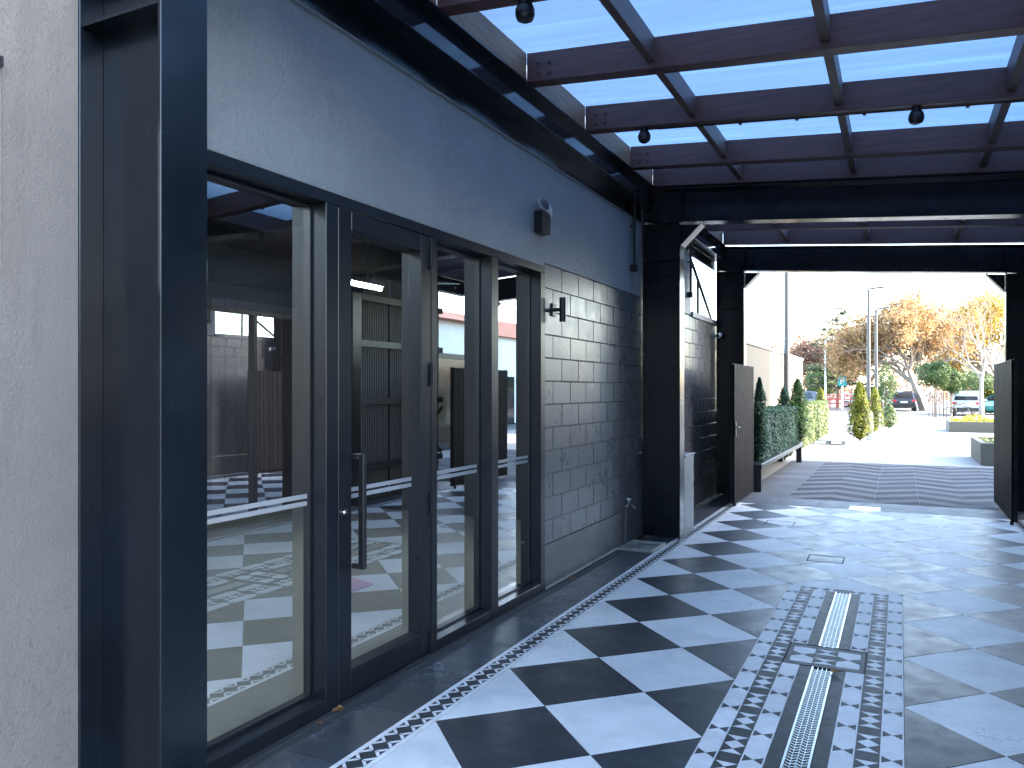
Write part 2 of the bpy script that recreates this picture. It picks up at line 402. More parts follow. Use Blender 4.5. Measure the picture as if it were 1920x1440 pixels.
# ------------------------------------------------------------------ passage floor
fl = MB()
fl.box(-2.60, -0.60, -8, 12.95, -0.20, -0.005)
fl.box(-0.245, 1.80, -8, 12.95, -0.20, -0.005)
fl.box(-0.60, -0.245, 7.10, 12.95, -0.20, -0.005)
floor = struct(fl.build('passage_floor', 'grout', origin=(0, 0, 0)))
D = 0.4242; X0, Y0 = -2.140, 3.413
IL, IR, IF = -0.869, 0.017, 7.192          # island: left, right, far end
def lx(i):
    if i <= 3: return X0 + i * D
    if i == 4: return (IL + IR) / 2
    return IR + (i - 5) * D
HATCH = []
YFAR = 12.10
tile_n = 0
full_cache = {}
for i in range(0, 9):
    for j in range(-24, 24):
        if (i + j) % 2 == 0: continue
        w = 'tile_dark' if i % 2 == 1 else 'tile_white'
        xl = lx(i - 1) if i > 0 else lx(0) - D
        xr = lx(i + 1)
        yc = Y0 + j * D
        poly = [(xl, yc), (lx(i), yc - D), (xr, yc), (lx(i), yc + D)]
        pieces = [poly]
        pieces = [clip(clip(p, -1, 0, -X0), 1, 0, lx(8)) for p in pieces]
        pieces = [clip(p, 0, 1, YFAR) for p in pieces if len(p) > 2]
        out = []
        for p in pieces:
            if len(p) < 3: continue
            ys = [q[1] for q in p]; xs = [q[0] for q in p]
            if min(ys) < IF - 1e-6 and max(xs) > IL + 1e-6 and min(xs) < IR - 1e-6:
                out.append(clip(p, 1, 0, IL)); out.append(clip(p, -1, 0, -IR))
                mid = clip(clip(p, -1, 0, -IL), 1, 0, IR)
                if len(mid) > 2: out.append(clip(mid, 0, -1, -IF))
            else: out.append(p)
        for p in out:
            if len(p) < 3 or area(p) < 0.004: continue
            q = inset(p, 0.0012)
            if len(q) < 3: continue
            q2 = inset(q, 0.0018)
            if len(q2) != len(q): q2 = q
            if max(y for _, y in p) < -1.5: continue
            c = (sum(a for a, _ in q) / len(q), sum(b for _, b in q) / len(q))
            mb = MB()
            mb.hexa([(x, y, -0.012) for x, y in q], [(x, y, -0.0015) for x, y in q])
            mb.f.pop(1); mb.m.pop(1)
            mb.hexa([(x, y, -0.0015) for x, y in q], [(x, y, 0.0) for x, y in q2])
            dz = random.Random(i * 100 + j).uniform(-0.0005, 0.0005)
            o = mb.build('tile', w, floor, origin=(c[0], c[1], 0)); o.location = (c[0], c[1], dz)
# plain rectangular tiles at the gate threshold
ti = MB(); ti.box(-0.298, 0.298, -0.42, 0.42, -0.012, 0.0)
pl = None
for k in range(7):
    xa = -2.30 + k * 0.61
    mb = MB(); mb.box(xa + 0.002, min(xa + 0.608, 1.44), YFAR + 0.004, 12.52, -0.012, 0.0); mb.build('tile', 'tile_plain', floor)
    mb = MB(); mb.box(xa + 0.002, min(xa + 0.608, 1.44), 12.524, 12.945, -0.012, 0.0); mb.build('tile', 'tile_plain', floor)
# patterned border strips: white line, dark field with paired white triangles, white line
def border_module():
    mb = MB()
    h = 0.05
    mb.box(-0.080, -0.0535, -h, h - 0.0008, -0.012, 0.0, 1)
    mb.box(0.0535, 0.080, -h, h - 0.0008, -0.012, 0.0, 1)
    mb.box(-0.0525, 0.0525, -h, h - 0.0008, -0.012, -0.0012, 0)
    a = 0.050; z0, z1 = -0.006, 0.0
    for sx in (-1, 1):
        for sy in (-1, 1):
            tri = [(sx * a, sy * 0.0465), (sx * 0.006, sy * 0.0465), (sx * a, sy * 0.003)]
            if area(tri) < 0: tri.reverse()
            # white outer lozenge edge: band between two triangles
            inn = [(sx * a, sy * 0.0465), (sx * 0.030, sy * 0.0465), (sx * a, sy * 0.0245)]
            if area(inn) < 0: inn.reverse()
            band = [(sx * 0.006, sy * 0.0465), (sx * 0.030, sy * 0.0465), (sx * a, sy * 0.0245), (sx * a, sy * 0.003)]
            if area(band) < 0: band.reverse()
            mb.prism(band, z0, z1, 1)
    return mb
proto = border_module().build('border_tile', ['mosaic_dark', 'mosaic_white'], floor, origin=(0, 0, 0))
bme = proto.data; first = True
for cx, ys in ((-2.222, (-1.4, 12.1)), (1.368, (-0.5, 12.1))):
    y = ys[0] + 0.05
    while y < ys[1]:
        if first: proto.location = (cx, y, 0); first = False
        else: inst('border_tile', bme, (cx, y, 0), floor)
        y += 0.1
# dark edge tiles between strip and wall
for side in (0, 1):
    y = -1.43
    while y < 12.8:
        a, b = (-2.598, -2.3045) if side == 0 else (1.4505, 1.79)
        if not (side == 0 and 7.6 < y + 0.3 < 8.6):
            mb = MB(); mb.box(a, b, y + 0.002, y + 0.604, -0.012, 0.0); mb.build('edge_tile', 'tile_edge', floor)
        y += 0.607
mb = MB(); mb.box(-2.598, -2.3045, 7.675, 7.93, -0.012, 0); mb.build('edge_tile', 'tile_edge', floor)
mb = MB(); mb.box(-2.598, -2.3045, 8.46, 8.888, -0.012, 0); mb.build('edge_tile', 'tile_edge', floor)
# ---- mosaic island round the slot drain
MODL = 0.297
WA, WB, WD, WG = 0.1033, 0.1062, 0.067, 0.128
xs = [IL, IL + WA, IL + WA + WB, IL + 2 * WA + WB]
xs += [xs[-1] + WD]; gl = xs[-1]; gr = gl + WG
xr_ = [gr + WD, gr + WD + WA, gr + WD + WA + WB, IR]
def tri_ccw(p): return p if area(p) > 0 else p[::-1]
def mod_A():      # white band with a dark bow tie and two plain white tiles
    mb = MB(); w = WA / 2 - 0.0008
    L = MODL / 3
    for k in range(2):
        mb.box(-w, w, -MODL / 2 + (k + 1) * L + 0.0007, -MODL / 2 + (k + 2) * L - 0.0007, -0.012, 0.0, 1)
    y0, y1 = -MODL / 2 + 0.0007, -MODL / 2 + L - 0.0007; ym = (y0 + y1) / 2
    mb.box(-w, w, y0, y1, -0.012, -0.0008, 1)
    e = w - 0.007
    mb.prism(tri_ccw([(-e, ym - 0.036), (-0.001, ym), (-e, ym + 0.036)]), -0.006, 0.0, 0)
    mb.prism(tri_ccw([(e, ym - 0.036), (0.001, ym), (e, ym + 0.036)]), -0.006, 0.0, 0)
    return mb
def mod_B():      # dark band: plain dark tile, then a white lozenge with white half lozenges
    mb = MB(); w = WB / 2 - 0.0008
    mb.box(-w, w, -MODL / 2 + 0.0007, MODL / 2 - 0.0007, -0.012, -0.0012, 0)
    L = MODL / 3; yb = -MODL / 2 + L
    z0, z1 = -0.006, 0.0
    yc = yb + L
    mb.prism(tri_ccw([(-w + 0.004, yc), (0, yc - L * 0.47), (w - 0.004, yc), (0, yc + L * 0.47)]), z0, z1, 1)
    mb.prism(tri_ccw([(-w + 0.003, yb + 0.002), (w - 0.003, yb + 0.002), (0, yb + L * 0.48)]), z0, z1, 1)
    mb.prism(tri_ccw([(-w + 0.003, yb + 2 * L - 0.002), (w - 0.003, yb + 2 * L - 0.002), (0, yb + 2 * L - L * 0.48)]), z0, z1, 1)
    return mb
def mod_D():
    mb = MB(); w = WD / 2 - 0.0008; L = MODL / 3
    for k in range(3): mb.box(-w, w, -MODL / 2 + k * L + 0.0007, -MODL / 2 + (k + 1) * L - 0.0007, -0.012, -0.0005, 0)
    return mb
mA = mod_A().build('mosaic_tile', ['mosaic_dark', 'mosaic_white'], floor, origin=(0, 0, 0))
mBo = mod_B().build('mosaic_tile', ['mosaic_dark', 'mosaic_white'], floor, origin=(0, 0, 0))
mD = mod_D().build('mosaic_tile', ['mosaic_dark'], floor, origin=(0, 0, 0))
used = {}
def put(src, x, y, z=0):
    if src.name not in used: used[src.name] = 1; src.location = (x, y, z); return src
    return inst('mosaic_tile', src.data, (x, y, z), floor)
HY0, HY1 = 5.125, 5.535
k = 0
y = IF - MODL / 2
while y > -1.3:
    for xa, xb, src in ((IL, xs[1], mA), (xs[1], xs[2], mBo), (xr_[1], xr_[2], mBo), (xr_[2], IR, mA)):
        put(src, (xa + xb) / 2, y)
    y -= MODL
# inner bands stop at the access cover
def band_run(src, xa, xb, ya, yb):
    n = int((yb - ya) / MODL + 0.5)
    st = (yb - ya) / n
    for q in range(n):
        o = put(src, (xa + xb) / 2, yb - st * (q + 0.5)); o.scale = (1, st / MODL, 1)
END = 0.100
for ya, yb in ((-1.3, HY0 - 0.012), (HY1 + 0.012, IF - END)):
    band_run(mA, xs[2], xs[3], ya, yb); band_run(mA, xr_[0], xr_[1], ya, yb)
    band_run(mD, xs[3], xs[4], ya, yb - (0.0 if yb < 6 else 0.0)); band_run(mD, gr, xr_[0], ya, yb)
# closing row at the far end
for xa, xb, kind in ((xs[2], xs[3], 1), (xs[3], gl, 1), (gl, gr, 0), (gr, xr_[0], 1), (xr_[0], xr_[1], 1)):
    mb = MB(); ya, yb = IF - END + 0.002, IF - 0.001; xm = (xa + xb) / 2; ym = (ya + yb) / 2
    xa += 0.001; xb -= 0.001
    mb.prism(tri_ccw([(xa, ya), (xb, ya), (xm, ym)]), -0.012, 0, 1 if kind else 0)
    mb.prism(tri_ccw([(xa, yb), (xb, yb), (xm, ym)]), -0.012, 0, 1 if kind else 0)
    mb.prism(tri_ccw([(xa, ya), (xm, ym), (xa, yb)]), -0.012, 0, 0)
    mb.prism(tri_ccw([(xb, ya), (xm, ym), (xb, yb)]), -0.012, 0, 0)
    mb.build('mosaic_tile', ['mosaic_dark', 'mosaic_white'], floor)
# slot drain channel and its grates
ch = MB(); ch.box(gl + 0.002, gr - 0.002, -1.3, IF - END, -0.12, -0.10); ch.box(gl - 0.012, gl + 0.0015, -1.3, IF - END, -0.12, -0.0135); ch.box(gr - 0.0015, gr + 0.012, -1.3, IF - END, -0.12, -0.0135)
ch.box(IL, gl - 0.013, -1.35, IF, -0.14, -0.0125); ch.box(gr + 0.013, IR, -1.35, IF, -0.14, -0.0125); ch.box(gl - 0.012, gr + 0.012, IF - END + 0.001, IF, -0.14, -0.0125)
ch.build('drain_channel', 'concrete_gully', floor)
def grate(ya, yb, label):
    t = thing('drain_grate', ((gl + gr) / 2, (ya + yb) / 2, 0), label, 'drain grate', 'grates of the floor drain')
    a, b = gl + 0.003, gr - 0.003
    for q in (a, b - 0.011):
        fr = MB(); fr.box(q, q + 0.011, ya, yb, -0.02, 0.002); fr.build('rim', 'galv', t)
    mb = MB(); ci, di = a + 0.0115, b - 0.0115; W = (di - ci)
    ncol = 4; cw = W / ncol; ph = 0.030
    y = ya; r = 0
    while y < yb - ph:
        for c in range(ncol):
            x0 = ci + c * cw; x1 = x0 + cw
            sk = 0.010 if c % 2 == 0 else -0.010
            # a wavy bar crossing the cell
            mb.hexa([(x0, y + sk - 0.004, -0.012), (x1, y - sk - 0.004, -0.012), (x1, y - sk + 0.007, -0.012), (x0, y + sk + 0.007, -0.012)],
                    [(x0, y + sk - 0.003, 0.0015), (x1, y - sk - 0.003, 0.0015), (x1, y - sk + 0.005, 0.0015), (x0, y + sk + 0.005, 0.0015)])
        y += ph; r += 1
    for c in range(1, ncol):
        mb.box(ci + c * cw - 0.002, ci + c * cw + 0.002, ya, yb, -0.016, 0.0)
    stuff(mb.build('mesh_bars', 'galv', t))
grate(HY1 + 0.012, IF - END - 0.004, 'galvanised drain grate beyond the square access cover in the mosaic panel')
grate(3.62, HY0 - 0.012, 'galvanised drain grate with a dry leaf, just before the square access cover')
grate(1.2, 3.614, 'nearest length of galvanised drain grate at the bottom of the picture')
# access cover in the island
t = thing('access_cover', (XMID, 5.33, 0), 'square tiled access cover set between the two drain grates', 'access cover')
hx0, hx1 = xs[2] - 0.004, xr_[1] + 0.004
mb = MB()
for (a, b, c, d) in ((hx0, hx1, HY0 - 0.009, HY0 - 0.003), (hx0, hx1, HY1 + 0.003, HY1 + 0.009), (hx0, hx0 + 0.006, HY0 - 0.002, HY1 + 0.002), (hx1 - 0.006, hx1, HY0 - 0.002, HY1 + 0.002)):
    mb.box(a, b, c, d, -0.03, 0.001)
mb.box(hx0 + 0.01, hx1 - 0.01, HY0, HY1, -0.03, -0.013)
mb.build('cover_frame', 'matte_black', t)
hm = (hx0 + hx1) / 2; cell = 0.135
for q, (cx, kind) in enumerate(((hm - cell, 1), (hm, 0), (hm + cell, 1))):
    mb = MB(); xa, xb = cx - cell / 2 + 0.001, cx + cell / 2 - 0.001
    ya, yb = HY0 + 0.056, HY1 - 0.056; ym = (ya + yb) / 2
    mb.box(xa, xb, ya, yb, -0.012, -0.0012, 1 if kind else 0)
    if kind:
        mb.prism(tri_ccw([(xa, ym - 0.05), (cx, ym), (xa, ym + 0.05)]), -0.006, 0.0, 0); mb.prism(tri_ccw([(xb, ym - 0.05), (cx, ym), (xb, ym + 0.05)]), -0.006, 0.0, 0)
    else:
        for y_, sg in ((ya + 0.004, 1), (yb - 0.004, -1)):
            mb.prism(tri_ccw([(xa, y_), (xb, y_), (cx, y_ + sg * 0.05)]), -0.006, 0.0, 1)
            mb.prism(tri_ccw([(xa, y_ + sg * 0.105), (xb, y_ + sg * 0.105), (cx, y_ + sg * 0.056)]), -0.006, 0.0, 1)
    mb.build('mosaic_tile', ['mosaic_dark', 'mosaic_white'], t)
mb = MB(); mb.box(hx0 + 0.012, hx1 - 0.012, HY0 + 0.002, HY0 + 0.052, -0.012, -0.0008); mb.box(hx0 + 0.012, hx1 - 0.012, HY1 - 0.052, HY1 - 0.002, -0.012, -0.0008)
mb.box(hx0 + 0.012, hm - 1.5 * cell - 0.001, HY0 + 0.0535, HY1 - 0.0535, -0.012, -0.0008); mb.box(hm + 1.5 * cell + 0.001, hx1 - 0.012, HY0 + 0.0535, HY1 - 0.0535, -0.012, -0.0008)
mb.build('cover_infill', 'mosaic_dark', t)
# thin outline covers in the checkered floor
def outline_cover(x0, x1, y0, y1, label):
    mb = MB(); z0, z1 = -0.02, 0.0022; w = 0.012; w2 = 0.03
    mb.box(x0, x1, y0, y0 + w, z0, z1); mb.box(x0, x1, y1 - w, y1, z0, z1)
    mb.box(x0, x0 + w, y0 + w, y1 - w, z0, z1); mb.box(x1 - w, x1, y0 + w, y1 - w, z0, z1)
    tag(mb.build('floor_cover', 'matte_black'), label, 'floor cover', 'thin framed covers in the checkered floor')
outline_cover(-0.84, -0.50, 8.27, 8.60, 'thin black framed rectangular floor cover just beyond the mosaic panel')
outline_cover(-1.55, -1.20, 10.30, 10.61, 'thin framed floor cover farther back, near the left gate leaf')
t = thing('floor_plate', (-0.455, 12.28, 0), 'shiny metal plate let into the floor at the gate threshold', 'floor plate')
mb = MB(); mb.box(-0.655, -0.255, 12.08, 12.45, -0.004, 0.004); mb.build('plate', 'steel_plate', t, bevel=0.002)
for a, b in ((-0.62, 12.11), (-0.29, 12.11), (-0.62, 12.42), (-0.29, 12.42)):
    mb = MB(); mb.lathe((a, b, 0.0042), [(0.010, 0), (0.008, 0.003)], 8); mb.build('screw', 'chrome', t)

# linear drain along the shopfront
t = thing('threshold_drain', (-2.655, 4.5, 0), 'narrow black slotted drain running along the foot of the shopfront', 'drain')
mb = MB(); ya, yb = -1.0, 7.93
mb.box(-2.716, -2.600, ya, yb, -0.10, -0.06); mb.build('channel', 'alu_dark', t)
for a, b in ((-2.716, -2.709), (-2.661, -2.654), (-2.607, -2.6)):
    mb = MB(); mb.box(a, b, ya, yb, -0.06, 0.001); mb.build('rim', 'slat_metal', t)
mb = MB(); y = 1.6
while y < yb:
    mb.box(-2.7085, -2.6615, y, y + 0.006, -0.012, -0.0015); mb.box(-2.6535, -2.6075, y, y + 0.006, -0.012, -0.0015)
    y += 0.016 if y < 6.5 else 0.03
stuff(mb.build('slats', 'slat_metal', t))

# ------------------------------------------------------------------ chevron paving beyond the gate
base = MB(); base.box(-2.35, 4.62, 12.96, 20.0, -0.05, -0.0065)
chev = struct(base.build('chevron_paving', 'grout', origin=(0, 0, 0)))
cw = 0.62; ph = 0.36; amp = 0.46
for c in range(0, 10):
    xa = -1.60 + c * cw; xb = xa + cw
    up = 1 if c % 2 == 0 else -1
    y = 12.2; k = 0
    while y < 20.2:
        ya0, yb0 = (y, y + amp) if up > 0 else (y + amp, y)
        p = [(xa, ya0), (xb, yb0), (xb, yb0 + ph), (xa, ya0 + ph)]
        p = clip(clip(p, 0, -1, -12.965), 0, 1, 19.98)
        if len(p) > 2:
            p = inset(p, 0.002)
            if len(p) > 2:
                mb = MB(); mb.prism(p, -0.03, -0.002 + random.Random(c * 97 + k).uniform(-0.001, 0.001))
                mb.build('plank_tile', 'slab_light' if k % 2 == 0 else 'slab_dark', chev)
        y += ph; k += 1
for k in range(12):
    mb = MB(); mb.box(-2.34, -1.606, 12.965 + k * 0.585 + 0.002, min(19.98, 12.965 + (k + 1) * 0.585), -0.03, -0.003); mb.build('kerb_tile', 'slab_light', chev)
# ------------------------------------------------------------------ portal frames
FW = 0.20; DEP = 0.44; TF = 0.016; TW = 0.011
BT = lambda x: 3.845 + SL * x      # top of the portal beam
BB = lambda x: 3.452 + SL * x      # bottom of the portal beam
def sloped_box(mb, xa, xb, y0, y1, za, zb, mi=0):
    """box whose bottom/top follow functions za(x), zb(x)"""
    mb.hexa([(xa, y0, za(xa)), (xb, y0, za(xb)), (xb, y1, za(xb)), (xa, y1, za(xa))],
            [(xa, y0, zb(xa)), (xb, y0, zb(xb)), (xb, y1, zb(xb)), (xa, y1, zb(xa))], mi)
def portal(y, label):
    t = thing('portal_frame', (XMID, y + FW / 2, 0), label, 'portal frame', 'steel portal frames across the passage')
    ym = y + FW / 2
    for s, xf in ((-1, XC), (1, XCR)):
        xb = xf + s * DEP
        mb = MB()
        top = BT(xf)
        a, b = sorted((xf, xf + s * TF)); mb.box(a, b, y, y + FW, 0.0, BB(xf) - 0.004)
        a, b = sorted((xb, xb - s * TF)); mb.box(a, b, y, y + FW, 0.0, BT(xb) - 0.02)
        a, b = sorted((xf + s * TF, xb - s * TF)); mb.box(a, b, ym - TW / 2, ym + TW / 2, 0.0, BB(a) - 0.01)
        c = mb.build('column', 'steel_black', t, bevel=0.0025)
        # fillet welds, base plate, stiffeners
        a, b = sorted((xf + s * 0.02, xb - s * 0.02))
        for sy in (-1, 1):
            for z in (3.02, 3.20):
                mb = MB(); ya, yb = sorted((ym + sy * TW / 2, ym + sy * FW / 2 - sy * 0.004)); mb.box(a, b, ya, yb, z, z + 0.012); mb.build('stiffener', 'steel_black', t)
        a, b = sorted((xf + s * 0.018, xb - s * 0.02))
        xx = a + 0.04
        while xx < b:
            for sy in (-1, 1):
                mb = MB(); mb.lathe((xx, ym + sy * 0.05, BB(xx) - 0.032), [(0.013, 0), (0.013, 0.018)], 6); mb.build('bolt', 'steel_black', t)
            xx += 0.09
        # haunch gusset with its sloping edge plate
        hx = xf - s * 0.232
        mb = MB(); p = [(xf - s * 0.001, BB(xf) - 0.018), (hx, BB(hx) - 0.018), (xf - s * 0.001, BB(xf) - 0.262)]
        mb.hexa([(q[0], ym - 0.006, q[1]) for q in p], [(q[0], ym + 0.006, q[1]) for q in p])
        mb.bar((xf - s * 0.004, ym, BB(xf) - 0.265), (hx - s * 0.002, ym, BB(hx) - 0.020), 0.014, FW * 0.96, up=(0, 1, 0))
        mb.build('haunch', 'steel_black', t)
        if s < 0:
            pass
    mb = MB()
    xa, xb = XC - DEP, XCR + DEP
    sloped_box(mb, xa, xb, y, y + FW, BB, lambda x: BB(x) + TF)
    sloped_box(mb, xa, xb, y, y + FW, lambda x: BT(x) - TF, BT)
    sloped_box(mb, xa, xb, ym - TW / 2, ym + TW / 2, lambda x: BB(x) + TF, lambda x: BT(x) - TF)
    mb.build('beam', 'steel_black', t, bevel=0.002)
    for xx in (XC + 0.004, XCR - 0.004):
        for sy in (-1, 1):
            mb = MB(); ya, yb = sorted((ym + sy * TW / 2, ym + sy * (FW / 2 - 0.004)))
            sloped_box(mb, xx - 0.006, xx + 0.006, ya, yb, lambda x: BB(x) + TF, lambda x: BT(x) - TF)
            mb.build('stiffener', 'steel_black', t)
    return t
portal(P0, 'black steel portal frame whose column stands nearest, beside the concrete wall')
portal(P1, 'black steel portal frame in the middle, its column beside the block wall')
portal(P2, 'black steel portal frame at the gate, framing the bright street')

# ------------------------------------------------------------------ beams along the walls
def wall_beam(ya, yb, side, label):
    zt = roofz(-2.53) - 0.004 if side < 0 else roofz(1.68) - 0.004
    t = thing('wall_beam', (-2.62 if side < 0 else 1.77, (ya + yb) / 2, zt - 0.25), label, 'steel beam', 'steel beams along the walls')
    xo, xi, xw = (-2.708, -2.528, -2.618) if side < 0 else (1.856, 1.675, 1.765)
    a, b = sorted((xo, xi))
    mb = MB(); mb.box(a, b, ya, yb, zt - 0.25, zt - 0.236); mb.build('flange', 'steel_black', t, bevel=0.002)
    mb = MB(); mb.box(a, b, ya, yb, zt - 0.014, zt); mb.build('flange', 'steel_black', t, bevel=0.002)
    mb = MB(); mb.box(xw - 0.005, xw + 0.005, ya, yb, zt - 0.236, zt - 0.014); mb.build('web', 'steel_gloss', t)
    if side < 0:
        mb = MB(); mb.box(XW + 0.001, XW + 0.012, ya, yb, 3.655, zt - 0.252); mb.build('wall_strip', 'steel_black', t)
        mb = MB(); mb.box(XW + 0.001, XW + 0.020, ya, yb, 3.638, 3.652); mb.build('edge_trim', 'capping', t, bevel=0.003)
wall_beam(P0 + FW + 0.002, P1 - 0.002, -1, 'black steel beam along the top of the plastered shop wall')
wall_beam(P1 + FW + 0.002, P2 - 0.002, -1, 'short black steel beam above the open mesh panel near the gate')
wall_beam(P0 + FW + 0.002, P1 - 0.002, 1, 'steel beam along the top of the opposite shop wall')
wall_beam(P1 + FW + 0.002, P2 - 0.002, 1, 'short steel beam above the ribbed sheeting near the gate')

# ------------------------------------------------------------------ pergola roofs
RH = 0.222; RWD = 0.125
def pergola(ya, yb, raft, label):
    t = thing('pergola_roof', (XMID, (ya + yb) / 2, 3.7), label, 'pergola roof', 'translucent pergola roofs')
    xa, xb = -2.552, 1.70
    for y in raft:
        mb = MB(); sloped_box(mb, xa, xb, y - RWD / 2, y + RWD / 2, roofz, lambda x: roofz(x) + RH)
        r = mb.build('rafter', 'timber', t, bevel=0.004)
        for xx in (xa + 0.10, xa + 0.19):
            for dz in (0.055, 0.135):
                mb = MB(); mb.lathe((xx, y - RWD / 2 + 0.001, roofz(xx) + dz), [(0.013, 0), (0.013, -0.008), (0.005, -0.012)], 8, axis='Y'); mb.build('bolt', 'black_plastic', r)
    for q in range(len(raft) - 1):
        y0, y1 = raft[q] + RWD / 2 + 0.0005, raft[q + 1] - RWD / 2 - 0.0005
        for px in (-1.58, -0.43, 0.715):
            mb = MB(); sloped_box(mb, px - 0.030, px + 0.030, y0, y1, lambda x: roofz(x) + 0.045, lambda x: roofz(x) + RH - 0.003)
            mb.build('purlin', 'timber_y', t, bevel=0.003)
        for xx, mt in ((-2.575, 'timber_lit'), (1.68, 'timber_y')):
            mb = MB(); mb.box(xx - 0.022, xx + 0.022, y0, y1, roofz(xx) + 0.002, roofz(xx) + RH - 0.003)
            mb.build('ledger', mt, t, bevel=0.003)
    rb = [ya] + [v for v in raft[1:-1]] + [yb]
    for q in range(len(rb) - 1):
        y0, y1 = rb[q] + 0.002, rb[q + 1] - 0.002
        mb = MB()
        # shallow ribs along the fall
        n = 14
        X = [-2.66, 1.80]
        for k in range(n):
            v0 = y0 + (y1 - y0) * k / n; v1 = y0 + (y1 - y0) * (k + 1) / n
            h0 = 0.0 if k % 2 == 0 else 0.003
            mb.face([(X[0], v0, roofz(X[0]) + RH + 0.004 + h0), (X[1], v0, roofz(X[1]) + RH + 0.004 + h0), (X[1], v1, roofz(X[1]) + RH + 0.007 - h0), (X[0], v1, roofz(X[0]) + RH + 0.007 - h0)])
        mb.build('roof_sheet', 'polycarbonate', t)
    return t
R1 = [2.07, 2.85, 4.145, 5.435, 6.67, 7.98, 8.82]
R2 = [9.06, 10.30, 11.55, 12.80]
pergola(1.95, 8.90, R1, 'timber pergola with blue translucent sheets over the shopfront')
pergola(8.91, 13.05, R2, 'shorter timber pergola bay just before the gate, behind the middle steel beam')

# spotlights under the rafters
def spot(x, y, label, s=1.0):
    z = roofz(x)
    t = thing('spotlight', (x, y, z - 0.17 * s), label, 'spotlight', 'round spotlights under the rafters')
    mb = MB(); mb.lathe((x, y, z - 0.03), [(0.035, 0), (0.035, 0.029)], 14); mb.build('mount', 'black_plastic', t)
    mb = MB(); mb.lathe((x, y, z - 0.15 * s), [(0.03 * s, 0.02), (0.048 * s, 0.026), (0.058 * s, 0.055 * s), (0.058 * s, 0.085 * s), (0.045 * s, 0.115 * s), (0.02 * s, 0.128 * s)], 18); mb.build('lamp_body', 'black_plastic', t, smooth=True)
    mb = MB(); mb.lathe((x, y, z - 0.134 * s), [(0.028 * s, 0), (0.028 * s, 0.004)], 14); mb.build('lens', 'car_glass', t)
spot(-1.98, 4.145, 'black spotlight under the nearest visible rafter, top centre of the picture')
spot(-2.02, 6.67, 'black spotlight under a rafter close to the shop wall, above the emergency light', 0.95)
spot(0.11, 6.67, 'black spotlight under a rafter at the right side of the passage', 0.95)
# cable clips under a rafter
t = thing('cable_run', (-0.4, 6.70, roofz(-0.4)), 'thin black cable clipped under the rafter between the two spotlights', 'cable')
mb = MB(); mb.bar((-1.9, 6.70, roofz(-1.9) - 0.006), (1.4, 6.70, roofz(1.4) - 0.006), 0.008, 0.008); mb.build('wire', 'black_plastic', t)
for xx in (-1.2, -0.75, -0.25, 0.45, 0.9):
    mb = MB(); mb.box(xx - 0.012, xx + 0.012, 6.685, 6.715, roofz(xx) - 0.022, roofz(xx) - 0.011); mb.build('clip', 'black_plastic', t)
def can(x, y, label):
    z = roofz(x)
    t = thing('downlight', (x, y, z - 0.16), label, 'lamp', 'small grey lamps in the gate bay')
    mb = MB(); mb.tube((x, y, z - 0.02), (x, y, z), 0.03, n=12); mb.build('mount', 'grey_plastic', t)
    mb = MB(); mb.tube((x, y + 0.02, z - 0.15), (x, y, z - 0.02), 0.045, 0.028, n=14); mb.build('lamp_body', 'grey_plastic', t)
can(-2.20, 10.30, 'small grey lamp hanging at the left end of the gate bay')
can(1.05, 10.30, 'small grey lamp hanging at the right end of the gate bay')

# ------------------------------------------------------------------ shop building (left)
shop = thing('shop_building', (-6, 5, 0), 'dark grey plastered shop building with painted block wall along the passage', 'building')
FY0, FY1, FZ = 2.10, 6.045, 2.752
mb = MB()
XI = -2.93
mb.box(XI, XW, P0 + 0.002, FY0 - 0.002, 0, 4.30)                       # pier behind the near column
mb.box(XI, XW, FY0 - 0.002, 8.88, 2.79, 4.30)                         # plastered band above the frame
# head strip above frame is narrower on purpose: wall returns into the reveal
mb.box(XI, XW, FY0 - 0.002, FY1 + 0.002, FZ + 0.004, 2.79)
mb.build('wall', 'plaster', shop)
mb = MB(); mb.box(XI, XW - 0.010, FY1 + 0.002, 8.88, 0.40, 2.79); mb.build('joint_backing', 'block_back', shop)
mb = MB(); mb.box(XI, XW, FY1 + 0.002, 8.88, 0, 0.374); mb.build('wall_base', 'block_base', shop)
mb = MB(); mb.box(XI, XW - 0.010, 8.882, 13.02, 0.40, 2.76); mb.build('joint_backing', 'block_back', shop)
mb = MB(); mb.box(XI, XW, 8.882, 13.02, 0, 0.374); mb.build('wall_base', 'block_base', shop)
mb = MB(); mb.box(XI, XW, 8.882, 11.24, 2.79, 4.30); mb.build('wall', 'plaster', shop)
# blocks
def blocks(ya, yb, z0, ncourse, phase, fade):
    for k in range(ncourse):
        za = z0 + k * 0.2; off = (k % 2) * 0.2 + phase
        y = ya - 0.4 + off
        while y < yb:
            a, b = max(ya, y + 0.004), min(yb, y + 0.396)
            if b - a > 0.03:
                rr = random.Random(int(y * 1000) + k * 77)
                mb = MB()
                g_ = 0.0035 if k < fade else 0.0012
                mb.box(XW - 0.0105, XW + rr.uniform(-0.0012, 0.0012), a, b, za + g_, za + 0.2 - g_)
                mb.build('block', 'block_paint', shop, bevel=0.0035)
            y += 0.4
blocks(FY1 + 0.004, 8.875, 0.378, 12, -0.21 + 0.4, 11)
blocks(8.885, 13.01, 0.378, 12, 0.05, 12)
mb = MB(); mb.box(XI - 0.04, XW + 0.03, 11.25, 13.03, 2.762, 2.84); mb.build('capping', 'capping', shop, bevel=0.004)
